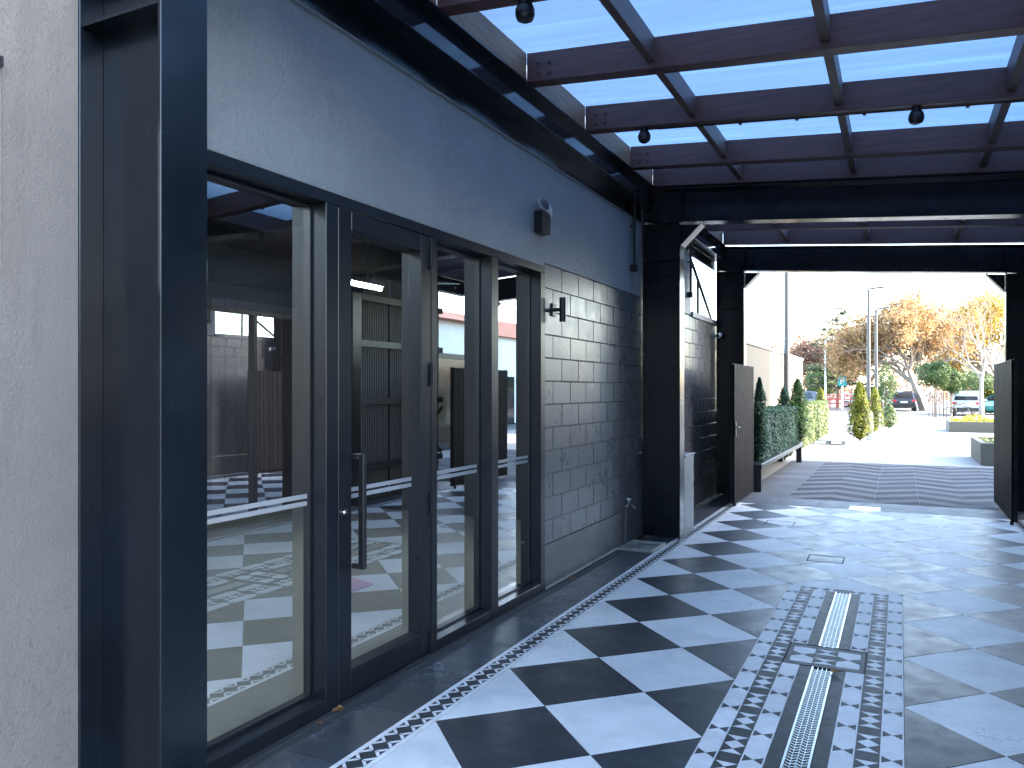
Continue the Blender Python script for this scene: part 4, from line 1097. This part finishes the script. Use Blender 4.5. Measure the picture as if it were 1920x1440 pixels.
def thuja(x, y, z, h, r, mat, label, seed, n=2600, s=0.035):
    t = thing('conifer_shrub', (x, y, z), label, 'shrub', 'narrow upright conifers')
    rr = random.Random(seed); mb = MB()
    for _ in range(n):
        u = rr.random() ** 0.8; a = rr.uniform(0, 2 * math.pi)
        prof = (min(1, (u / 0.16)) ** 0.6) * (1 - u) ** 0.62 * 1.25
        lump = 1 + 0.16 * math.sin(a * 3 + seed + u * 9) + 0.13 * math.sin(a * 5 - u * 17 + seed * 2)
        q = r * prof * lump * (0.62 + 0.42 * rr.random())
        p = (x + q * math.cos(a), y + q * math.sin(a), z + 0.06 + u * (h - 0.06))
        rnd_leaf(mb, p, s, rr, (math.cos(a), math.sin(a), 1.2))
    mb.build('crown', mat, t)
    mb = MB(); mb.tube((x, y, z), (x, y, z + h * 0.8), 0.03, 0.008, n=6); mb.build('trunk', 'bark', t)
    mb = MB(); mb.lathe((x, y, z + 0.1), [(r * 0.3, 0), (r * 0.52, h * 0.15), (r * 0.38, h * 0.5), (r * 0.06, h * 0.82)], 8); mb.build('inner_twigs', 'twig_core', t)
thuja(-2.19, 14.05, 0.47, 1.45, 0.17, 'leaf_hedge', 'slim dark conifer at the near end of the trough, behind the left gate leaf', 1, 3200, 0.026)
thuja(-2.16, 19.45, 0.47, 1.50, 0.30, 'leaf_thuja', 'green conifer at the far end of the trough, its top in sunlight', 2, 3200, 0.03)
thuja(-2.52, 19.95, 0.0, 1.80, 0.30, 'leaf_hedge', 'dark conifer behind the far end of the clipped hedge', 3)
thuja(-2.82, 33.2, 0.0, 1.80, 0.36, 'leaf_thuja_gold', 'sunlit conifer at the far end of the pale hedge', 4)
thuja(-1.22, 28.7, 0.0, 1.98, 0.40, 'leaf_thuja_gold', 'bright golden green conifer standing free in the sunny plaza', 5, 4200, 0.045)
thuja(-0.92, 34.4, 0.0, 1.85, 0.36, 'leaf_thuja_gold', 'golden conifer behind the free standing one, beside the lamp posts', 6)
thuja(-0.45, 38.4, 0.0, 1.1, 0.42, 'leaf_hedge_light', 'low pale shrub behind the two golden conifers', 8, 1800, 0.05)
thuja(5.9, 66.0, 0.0, 2.6, 0.9, 'leaf_thuja_gold', 'bright conifer at the far right beside the right gate leaf', 7, 2600, 0.09)
t = thing('pale_hedge', (-2.85, 28.5, 0), 'sunlit pale green hedge beyond the trough', 'hedge')
stuff(hedge_mesh(-3.25, -2.50, 24.3, 32.7, 0.02, 1.27, 9000, 0.05, 9, 0.02).build('foliage', 'leaf_hedge_light', t))
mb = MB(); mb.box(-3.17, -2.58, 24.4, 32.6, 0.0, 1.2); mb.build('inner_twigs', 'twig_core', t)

# recursive broadleaf / bare winter tree
def tree(name, loc, h, spread, tr, wood, leafmat, nleaf, ls, seed, label, levels=4, lean=(0, 0), first=0.28, nk=(5, 4, 4, 3), group='street trees beyond the plaza', up=0.25, wid=5.0):
    rr = random.Random(seed)
    t = thing(name, loc, label, 'tree', group)
    wb_ = MB(); tips = []
    def grow(p, d, L, r, lv):
        segs = 3 if lv < 2 else 2
        q = Vector(p)
        dd = Vector(d)
        for k in range(segs):
            nd = (dd + Vector((rr.gauss(0, 0.13), rr.gauss(0, 0.13), rr.gauss(0, 0.08) + up * 0.12))).normalized()
            e = q + nd * (L / segs); r1 = r * (0.82 if k < segs - 1 else 0.62)
            wb_.tube(q, e, r, r1, n=6 if lv < 2 else 4, cap=False)
            if lv >= levels - 1: tips.append((q, e))
            if lv < levels and k >= (1 if lv == 0 else 0):
                m = nk[min(lv, len(nk) - 1)]
                cnt = m if k == segs - 1 else max(1, m // 2)
                for c in range(cnt):
                    a = rr.uniform(0, 2 * math.pi); el = rr.uniform(0.35, 1.0)
                    ax = nd.cross(Vector((math.cos(a), math.sin(a), 0.3))).normalized()
                    cd = (nd * math.cos(el) + ax * math.sin(el)); cd.z += up * 0.3; cd.x *= spread; cd.y *= spread
                    grow(e, cd.normalized(), L * rr.uniform(0.55, 0.80), r1 * 0.72, lv + 1)
            q, dd, r = e, nd, r1
    grow(loc, Vector((lean[0], lean[1], 1)).normalized(), h * first, tr, 0)
    zt = max(p[2] for p in wb_.v) - loc[2]; wx = sorted(math.hypot(p[0] - loc[0], p[1] - loc[1]) for p in wb_.v)[int(len(wb_.v) * 0.97)]
    fz = h / zt; fx = wid / wx
    def sc(p): return (loc[0] + (p[0] - loc[0]) * fx, loc[1] + (p[1] - loc[1]) * fx, loc[2] + (p[2] - loc[2]) * fz)
    wb_.v = [sc(p) for p in wb_.v]; tips = [(Vector(sc(a)), Vector(sc(b))) for a, b in tips]
    wb_.build('trunk', wood, t)
    if nleaf and tips:
        mb = MB()
        for _ in range(nleaf):
            a, b = rr.choice(tips); k = rr.random(); p = a.lerp(b, k) + Vector((rr.gauss(0, ls * 1.6), rr.gauss(0, ls * 1.6), rr.gauss(0, ls * 1.6)))
            rnd_leaf(mb, p, ls, rr)
        mb.build('crown', leafmat, t)
    return t
tree('autumn_tree', (1.9, 74.5, -0.03), 10.9, 1.0, 0.34, 'bark_pale', 'leaf_autumn', 30000, 0.13, 11, 'wide spreading autumn tree with thin orange leaves behind the parked dark car', 5, (-0.12, 0), 0.27, (4, 4, 3, 3, 2), wid=7.2)
tree('autumn_tree', (8.2, 80, -0.03), 11.0, 1.0, 0.30, 'bark_pale', 'leaf_yellow', 22000, 0.13, 12, 'yellow leaved autumn tree to the right of the widest one', 5, (0, 0), 0.26, (4, 4, 3, 3, 2), wid=5.6)
tree('autumn_tree', (-2.6, 92, -0.03), 9.6, 1.0, 0.30, 'bark', 'leaf_rust', 13000, 0.14, 13, 'rust brown autumn tree behind the lamp posts', 4, (0, 0), 0.26, wid=5.2)
tree('autumn_tree', (-8.0, 94, -0.03), 8.6, 1.0, 0.28, 'bark', 'leaf_rust', 12000, 0.14, 14, 'rust brown tree right of the tall layered conifer', 4, (0, 0), 0.26, wid=5.0)
tree('autumn_tree', (-14.0, 98, -0.03), 9.6, 1.0, 0.28, 'bark_pale', 'leaf_rust', 4500, 0.10, 15, 'thin rust brown tree just clear of the cream wall', 4, (0, 0), 0.26, wid=5.0)
tree('bare_tree', (4.55, 56.2, -0.012), 9.8, 0.9, 0.20, 'bark_pale', 'leaf_autumn', 700, 0.075, 16, 'pale trunked nearly bare tree near the right gate leaf', 4, (0.05, 0), 0.30, (3, 3, 3, 2), wid=3.2)
def conifer(x, y, h, r, label, seed):
    t = thing('conifer_tree', (x, y, -0.03), label, 'tree', 'street trees beyond the plaza')
    rr = random.Random(seed); mb = MB(); wd = MB(); wd.tube((x, y, -0.03), (x, y, h), 0.22, 0.03, n=7)
    z = 2.0
    while z < h - 0.3:
        L = r * (1 - (z / h)) ** 0.75 * rr.uniform(0.6, 1.1) + 0.3
        for k in range(4):
            a = rr.uniform(0, 2 * math.pi); e = Vector((x + L * math.cos(a), y + L * math.sin(a), z + rr.uniform(-0.1, 0.35)))
            wd.tube((x, y, z), e, 0.05, 0.012, n=4, cap=False)
            for _ in range(int(46 * L)):
                q = Vector((x, y, z)).lerp(e, rr.uniform(0.25, 1.05)); q += Vector((rr.gauss(0, 0.18), rr.gauss(0, 0.18), rr.gauss(0, 0.08)))
                rnd_leaf(mb, q, 0.12, rr, (0, 0, 1))
        z += rr.uniform(0.32, 0.55)
    mb.build('crown', 'leaf_conifer', t); wd.build('trunk', 'bark', t)
conifer(-5.4, 82, 10.2, 4.6, 'tall dark layered conifer with gaps, left of the lamp posts', 21)
def round_tree(x, y, zc, rx, rz, trunk_h, label, seed, mat='leaf_evergreen', n=5200, s=0.07):
    t = thing('clipped_tree', (x, y, -0.012), label, 'tree', 'leafy evergreen trees')
    rr = random.Random(seed); mb = MB()
    for _ in range(n):
        d = Vector((rr.gauss(0, 1), rr.gauss(0, 1), rr.gauss(0, 1))).normalized()
        lump = 1 + 0.14 * math.sin(d.x * 5 + seed) + 0.14 * math.sin(d.z * 6 + d.y * 4 + seed)
        q = (0.55 + 0.5 * rr.random() ** 0.6) * lump
        rnd_leaf(mb, (x + d.x * rx * q, y + d.y * rx * q, zc + d.z * rz * q), s, rr, d)
    mb.build('crown', mat, t)
    wd = MB(); wd.tube((x, y, -0.012), (x, y, zc), 0.07, 0.04, n=7)
    for k in range(5):
        a = k * 1.3; wd.tube((x, y, zc - rz * 0.6), (x + rx * 0.6 * math.cos(a), y + rx * 0.6 * math.sin(a), zc + rz * 0.2), 0.03, 0.01, n=5)
    wd.build('trunk', 'bark', t)
round_tree(2.0, 56.6, 2.75, 0.95, 0.85, 1.6, 'rounded dense evergreen tree right of the parked dark car', 31)
round_tree(3.0, 58.4, 2.3, 0.75, 0.7, 1.5, 'smaller rounded evergreen tree beside the stake row', 32)
round_tree(-1.0, 68.0, 2.0, 0.85, 1.5, 0.6, 'loose leafy evergreen left of the parked dark car', 33, n=3000)
round_tree(4.6, 64.5, 2.2, 1.6, 0.8, 0.6, 'spreading dark evergreen behind the pale bare tree', 34)
round_tree(-7.4, 88.0, 2.6, 1.8, 1.6, 0.6, 'dark round evergreen behind the teal street sign', 35, s=0.11)
# row of stakes under the clipped tree
for k in range(6):
    px = 1.62 + k * 0.20; mb = MB(); mb.tube((px, 55.2 + 0.12 * k, -0.012), (px + 0.02, 55.2 + 0.12 * k, 1.62), 0.035, 0.03, n=7)
    tag(mb.build('stake', 'pole_grey' if k % 2 == 0 else 'bark'), ['leftmost', 'second', 'third', 'fourth', 'fifth', 'rightmost'][k] + ' upright stake from the left under the clipped evergreen', 'stake', 'row of stakes')
# far belt of trees
rr = random.Random(77); mb = MB()
for _ in range(16000):
    x = rr.uniform(-60, 45); y = rr.uniform(118, 126); zt = 4.4 + 1.6 * math.sin(x * 0.31) + 1.0 * math.sin(x * 0.83 + 1)
    rnd_leaf(mb, (x, y, rr.uniform(0, 1) ** 0.8 * zt), 0.26, rr)
stuff(tag(mb.build('distant_tree_belt', 'leaf_rust'), 'distant belt of rust brown trees along the far street', 'trees'))

# ------------------------------------------------------------------ street furniture
def lamp_post(x, y, h, label, r=0.085):
    t = thing('lamp_post', (x, y, -0.012), label, 'lamp post', 'grey lamp posts in the plaza')
    mb = MB(); mb.tube((x, y, -0.012), (x, y, h), r, r * 0.7, n=12); mb.build('post', 'pole_grey', t)
    mb = MB(); mb.bar((x, y, h + 0.02), (x + 0.25, y + 0.06, h + 0.04), 0.07, 0.07); mb.bar((x + 0.2, y + 0.05, h + 0.045), (x + 0.56, y + 0.14, h + 0.07), 0.16, 0.07); mb.build('lamp_arm', 'pole_grey', t)
    mb = MB(); mb.lathe((x, y, -0.012), [(0.14, 0), (0.14, 0.03), (0.09, 0.05)], 12); mb.build('base_plate', 'pole_grey', t)
lamp_post(-1.16, 35.2, 5.85, 'nearer grey lamp post with a short arm, behind the golden conifer')
lamp_post(-1.06, 42.4, 5.70, 'farther grey lamp post with a short arm, beside the nearer one')
t = thing('tall_pole', (-2.82, 22.75, -0.012), 'tall plain grey pole rising beside the cream wall', 'pole')
mb = MB(); mb.tube((-2.82, 22.75, -0.012), (-2.82, 22.75, 5.15), 0.075, 0.068, n=14); mb.build('shaft', 'pole_grey', t)
mb = MB(); mb.lathe((-2.82, 22.75, -0.012), [(0.13, 0), (0.13, 0.02), (0.075, 0.04)], 14); mb.build('base_plate', 'pole_grey', t)
t = thing('white_pole', (-6.0, 75.2, -0.03), 'thin white street pole left of the teal sign', 'pole')
mb = MB(); mb.tube((-6.0, 75.2, -0.03), (-6.0, 75.2, 6.2), 0.10, 0.07, n=10); mb.build('shaft', 'pole_white', t)
mb = MB(); mb.bar((-6.0, 75.2, 6.2), (-5.2, 75.2, 6.35), 0.1, 0.06); mb.build('lamp_arm', 'pole_white', t)
t = thing('street_sign', (-4.65, 75.8, -0.03), 'teal square street sign with a white mark on a pale pole', 'sign')
mb = MB(); mb.tube((-4.65, 75.8, -0.03), (-4.65, 75.8, 4.5), 0.09, 0.09, n=10); mb.build('pole', 'pole_white', t)
mb = MB(); mb.box(-5.0, -4.28, 75.66, 75.70, 2.1, 3.0); s_ = mb.build('board', 'sign_teal', t, bevel=0.01)
mb = MB(); mb.box(-4.80, -4.70, 75.64, 75.658, 2.28, 2.82); mb.box(-4.699, -4.50, 75.64, 75.658, 2.74, 2.82); mb.box(-4.699, -4.50, 75.64, 75.658, 2.5, 2.57); mb.box(-4.56, -4.48, 75.638, 75.656, 2.5, 2.82); mb.build('white_mark', 'white_paint', s_)
mb = MB(); mb.hexa([(-1.02, 29.2, -0.012), (-0.82, 29.2, -0.012), (-0.82, 29.4, -0.012), (-1.02, 29.4, -0.012)], [(-1.0, 29.22, 0.95), (-0.84, 29.22, 0.95), (-0.84, 29.38, 0.95), (-1.0, 29.38, 0.95)])
tag(mb.build('stone_bollard', 'render_white', bevel=0.02), 'pale square bollard beside the golden conifer', 'bollard')
t = thing('bench_slab', (-1.8, 26.6, 0), 'low pale concrete bench slab left of the golden conifer', 'bench')
mb = MB(); mb.box(-2.25, -1.40, 26.4, 27.0, 0.10, 0.20); mb.build('seat', 'render_white', t, bevel=0.01)
for xx in (-2.1, -1.65):
    mb = MB(); mb.box(xx, xx + 0.12, 26.45, 26.95, -0.012, 0.099); mb.build('leg', 'concrete_gully', t)
def planter(x0, x1, y0, y1, h, label, flowers, seed):
    t = thing('low_planter', ((x0 + x1) / 2, (y0 + y1) / 2, -0.012), label, 'planter', 'low walled planters in the plaza')
    mb = MB(); w = 0.14
    mb.box(x0, x1, y0, y0 + w, -0.012, h); mb.box(x0, x1, y1 - w, y1, -0.012, h); mb.box(x0, x0 + w, y0 + w + 0.001, y1 - w - 0.001, -0.012, h); mb.box(x1 - w, x1, y0 + w + 0.001, y1 - w - 0.001, -0.012, h)
    mb.build('wall', 'render_cream', t, bevel=0.012)
    mb = MB(); mb.box(x0 + w, x1 - w, y0 + w, y1 - w, 0, h - 0.06); mb.build('soil', 'soil', t)
    rr = random.Random(seed); mb = MB()
    for _ in range(1500 if flowers == 'flower_yellow' else 500):
        x = rr.uniform(x0 + 0.15, x1 - w); y = rr.uniform(y0 + 0.15, y1 - w); rnd_leaf(mb, (x, y, h - 0.05 + rr.uniform(0, 0.22 if flowers == 'flower_yellow' else 0.05) * (1 + 0.5 * math.sin(x * 5))), 0.05, rr)
    stuff(mb.build('ground_cover', flowers, t))
planter(1.64, 4.2, 20.6, 23.4, 0.50, 'nearer low cream walled planter at the right of the sunny plaza', 'leaf_hedge_light', 5)
planter(1.80, 5.5, 36.6, 39.2, 0.42, 'farther low planter full of yellow flowers at the right', 'flower_yellow', 6)

# ------------------------------------------------------------------ vehicles
def loft(mb, rings, mi=0, capends=True):
    k = len(mb.v); n = len(rings[0])
    for r in rings: mb.v += [tuple(p) for p in r]
    for j in range(len(rings) - 1):
        for i in range(n):
            i2 = (i + 1) % n
            mb.f.append((k + j * n + i, k + j * n + i2, k + (j + 1) * n + i2, k + (j + 1) * n + i)); mb.m.append(mi)
    if capends:
        mb.f.append(tuple(k + i for i in reversed(range(n)))); mb.m.append(mi)
        mb.f.append(tuple(k + (len(rings) - 1) * n + i for i in range(n))); mb.m.append(mi)
def car(x, y, rot, paint, label, L=4.6, W=1.86, Hh=1.68):
    t = thing('parked_car', (x, y, -0.03), label, 'car', 'cars parked along the street')
    M = Matrix.Rotation(rot, 3, 'Z')
    def T(p): v = M @ Vector(p); return (v.x + x, v.y + y, v.z - 0.03)
    def ring(yy, w, z0, z1, bulge=0.03):
        return [T(q) for q in ((-w * 0.94, yy, z0), (w * 0.94, yy, z0), (w, yy, z0 + 0.12), (w + bulge * 0.3, yy, (z0 + z1) / 2), (w * 0.97, yy, z1 - 0.06), (w * 0.90, yy, z1), (-w * 0.90, yy, z1), (-w * 0.97, yy, z1 - 0.06), (-w - bulge * 0.3, yy, (z0 + z1) / 2), (-w, yy, z0 + 0.12))]
    h = W / 2; mb = MB()
    prof = [(-L / 2, 0.90, 0.42, 0.84), (-L / 2 + 0.06, 0.97, 0.34, 0.98), (-L / 2 + 0.5, 1.0, 0.26, 1.03), (-0.9, 1.0, 0.24, 1.02), (0.6, 1.0, 0.24, 1.0), (L / 2 - 1.0, 0.98, 0.25, 0.95), (L / 2 - 0.25, 0.93, 0.28, 0.82), (L / 2, 0.82, 0.38, 0.70)]
    loft(mb, [ring(a, h * b, c, d) for a, b, c, d in prof])
    body = mb.build('body', paint, t, smooth=False, bevel=0.0)
    mb = MB()
    cab = [(-L / 2 + 0.10, 0.86, 0.98, 1.06), (-L / 2 + 0.42, 0.82, 1.0, Hh - 0.10), (-L / 2 + 0.9, 0.80, 1.0, Hh), (0.0, 0.80, 1.0, Hh), (0.45, 0.80, 0.98, Hh - 0.06), (1.35, 0.86, 0.96, 1.02)]
    loft(mb, [[T(q) for q in ((-h * b * 1.06, a, z0), (h * b * 1.06, a, z0), (h * b * 0.93, a, z1 - 0.05), (h * b * 0.82, a, z1), (-h * b * 0.82, a, z1), (-h * b * 0.93, a, z1 - 0.05))] for a, b, z0, z1 in cab])
    cb = mb.build('cabin', paint, t)
    mb = MB()
    yb0, yb1 = -L / 2 + 0.115, -L / 2 + 0.395
    q = [(-h * 0.74, yb0, 1.08), (h * 0.74, yb0, 1.08), (h * 0.66, yb1, Hh - 0.17), (-h * 0.66, yb1, Hh - 0.17)]
    mb.hexa([T((a, b - 0.012, c)) for a, b, c in q], [T((a, b - 0.002, c)) for a, b, c in q]); mb.build('rear_window', 'car_glass', cb)
    for s in (-1, 1):
        mb = MB()
        pts = [(s * h * 0.90, -L / 2 + 0.75, 1.05), (s * h * 0.90, 0.9, 1.03), (s * h * 0.795, 0.35, Hh - 0.14), (s * h * 0.795, -L / 2 + 0.85, Hh - 0.14)]
        mb.hexa([T((a, b, c)) for a, b, c in pts], [T((a + s * 0.02, b, c)) for a, b, c in pts]); mb.build('side_window', 'car_glass', cb)
        mb = MB(); mb.hexa([T(p) for p in ((s * h * 0.60, -L / 2 - 0.015, 0.80), (s * h * 0.93, -L / 2 - 0.005, 0.80), (s * h * 0.95, -L / 2 + 0.22, 0.80), (s * h * 0.6, -L / 2 + 0.2, 0.80))], [T(p) for p in ((s * h * 0.60, -L / 2 + 0.02, 0.96), (s * h * 0.93, -L / 2 + 0.03, 0.96), (s * h * 0.965, -L / 2 + 0.22, 0.96), (s * h * 0.6, -L / 2 + 0.2, 0.96))]); mb.build('tail_light', 'tail_red', body)
        for yy in (-L / 2 + 0.85, L / 2 - 0.88):
            mb = MB(); mb.tube(T((s * (h - 0.20), yy, 0.34)), T((s * (h + 0.012), yy, 0.34)), 0.34, n=20); w = mb.build('wheel', 'rubber', t)
            mb = MB(); mb.tube(T((s * (h + 0.0125), yy, 0.34)), T((s * (h + 0.022), yy, 0.34)), 0.22, n=16); mb.build('rim', 'car_silver', w)
        mb = MB(); mb.hexa([T(p) for p in ((s * (h + 0.0), 0.85, 1.0), (s * (h + 0.20), 0.85, 1.0), (s * (h + 0.20), 0.95, 1.0), (s * (h + 0.0), 0.95, 1.0))], [T(p) for p in ((s * (h + 0.0), 0.85, 1.14), (s * (h + 0.19), 0.85, 1.13), (s * (h + 0.19), 0.95, 1.13), (s * (h + 0.0), 0.95, 1.14))]); mb.build('mirror', paint, body)
    mb = MB(); mb.hexa([T(p) for p in ((-0.26, -L / 2 - 0.02, 0.70), (0.26, -L / 2 - 0.02, 0.70), (0.26, -L / 2 + 0.02, 0.70), (-0.26, -L / 2 + 0.02, 0.70))], [T(p) for p in ((-0.26, -L / 2 - 0.02, 0.82), (0.26, -L / 2 - 0.02, 0.82), (0.26, -L / 2 + 0.02, 0.82), (-0.26, -L / 2 + 0.02, 0.82))]); mb.build('number_plate', 'white_paint', body)
    mb = MB(); mb.hexa([T(p) for p in ((-h * 0.9, -L / 2 - 0.05, 0.36), (h * 0.9, -L / 2 - 0.05, 0.36), (h * 0.95, -L / 2 + 0.3, 0.34), (-h * 0.95, -L / 2 + 0.3, 0.34))], [T(p) for p in ((-h * 0.9, -L / 2 - 0.05, 0.58), (h * 0.9, -L / 2 - 0.05, 0.58), (h * 0.98, -L / 2 + 0.3, 0.60), (-h * 0.98, -L / 2 + 0.3, 0.60))]); mb.build('bumper', 'rubber', body)
car(0.2, 73.6, 0.04, 'car_paint', 'dark parked car seen from behind in the middle of the street')
car(-8.6, 76.5, 1.45, 'car_paint', 'dark parked car showing beside the cream wall')
car(4.1, 61.2, -0.1, 'car_silver', 'silver parked car behind the stake row')
car(6.6, 65.0, 0.7, 'car_green', 'teal green parked car partly hidden by the pale bare tree', 3.9, 1.7, 1.5)
car(-3.2, 86.0, 1.5, 'white_paint', 'white parked vehicle behind the lamp posts', 5.0, 1.9, 2.2)
# red rail fence by the street
rf = thing('red_fence', (-5.4, 79.5, -0.03), 'red painted rail fence along the street behind the teal sign', 'fence')
for k in range(11):
    mb = MB(); mb.box(-8.4 + k * 0.6, -8.3 + k * 0.6, 79.4, 79.5, -0.03, 1.25); mb.build('post', 'red_plastic', rf)
for z in (0.4, 0.8, 1.15):
    mb = MB(); mb.box(-8.4, -2.3, 79.35, 79.395, z, z + 0.09); mb.build('rail', 'red_plastic', rf)
# litter bin
t = thing('litter_bin', (-1.35, 66.0, -0.03), 'small dark litter bin left of the parked dark car', 'bin')
mb = MB(); mb.lathe((-1.35, 66.0, -0.03), [(0.22, 0), (0.26, 0.85)], 14); mb.build('body', 'alu_dark', t)
mb = MB(); mb.lathe((-1.35, 66.0, 0.821), [(0.28, 0), (0.26, 0.06), (0.1, 0.12)], 14); mb.build('lid', 'black_plastic', t)

bk = thing('bicycle', (3.1, 55.6, -0.012), 'dark bicycle parked in front of the silver car', 'bicycle')
def ring_(c, r, w):
    mb = MB(); n = 20
    for k in range(n):
        a = 2 * math.pi * k / n; b = 2 * math.pi * (k + 1) / n
        mb.tube((c[0] + r * math.cos(a), c[1], c[2] + r * math.sin(a)), (c[0] + r * math.cos(b), c[1], c[2] + r * math.sin(b)), w, n=5, cap=False)
    return mb
for cx in (2.75, 3.78):
    w_ = ring_((cx, 55.6, 0.325), 0.33, 0.022).build('wheel', 'rubber', bk)
    mb = MB()
    for k in range(6):
        a = math.pi * k / 6; mb.tube((cx - 0.31 * math.cos(a), 55.6, 0.325 - 0.31 * math.sin(a)), (cx + 0.31 * math.cos(a), 55.6, 0.325 + 0.31 * math.sin(a)), 0.004, n=4)
    mb.build('spokes', 'chrome', w_)
mb = MB()
for a, b in (((2.75, 0.325), (3.15, 0.33)), ((3.15, 0.33), (3.02, 0.85)), ((2.75, 0.325), (3.04, 0.78)), ((3.04, 0.78), (3.58, 0.85)), ((3.15, 0.33), (3.60, 0.72)), ((3.57, 0.95), (3.78, 0.325))):
    mb.tube((a[0], 55.6, a[1]), (b[0], 55.6, b[1]), 0.02, n=7)
mb.build('frame', 'steel_black', bk)
mb = MB(); mb.bar((2.90, 55.6, 0.90), (3.15, 55.6, 0.90), 0.13, 0.05); mb.build('saddle', 'rubber', bk)
mb = MB(); mb.tube((3.55, 55.35, 1.02), (3.55, 55.85, 1.02), 0.016, n=7); mb.build('handlebar', 'black_plastic', bk)
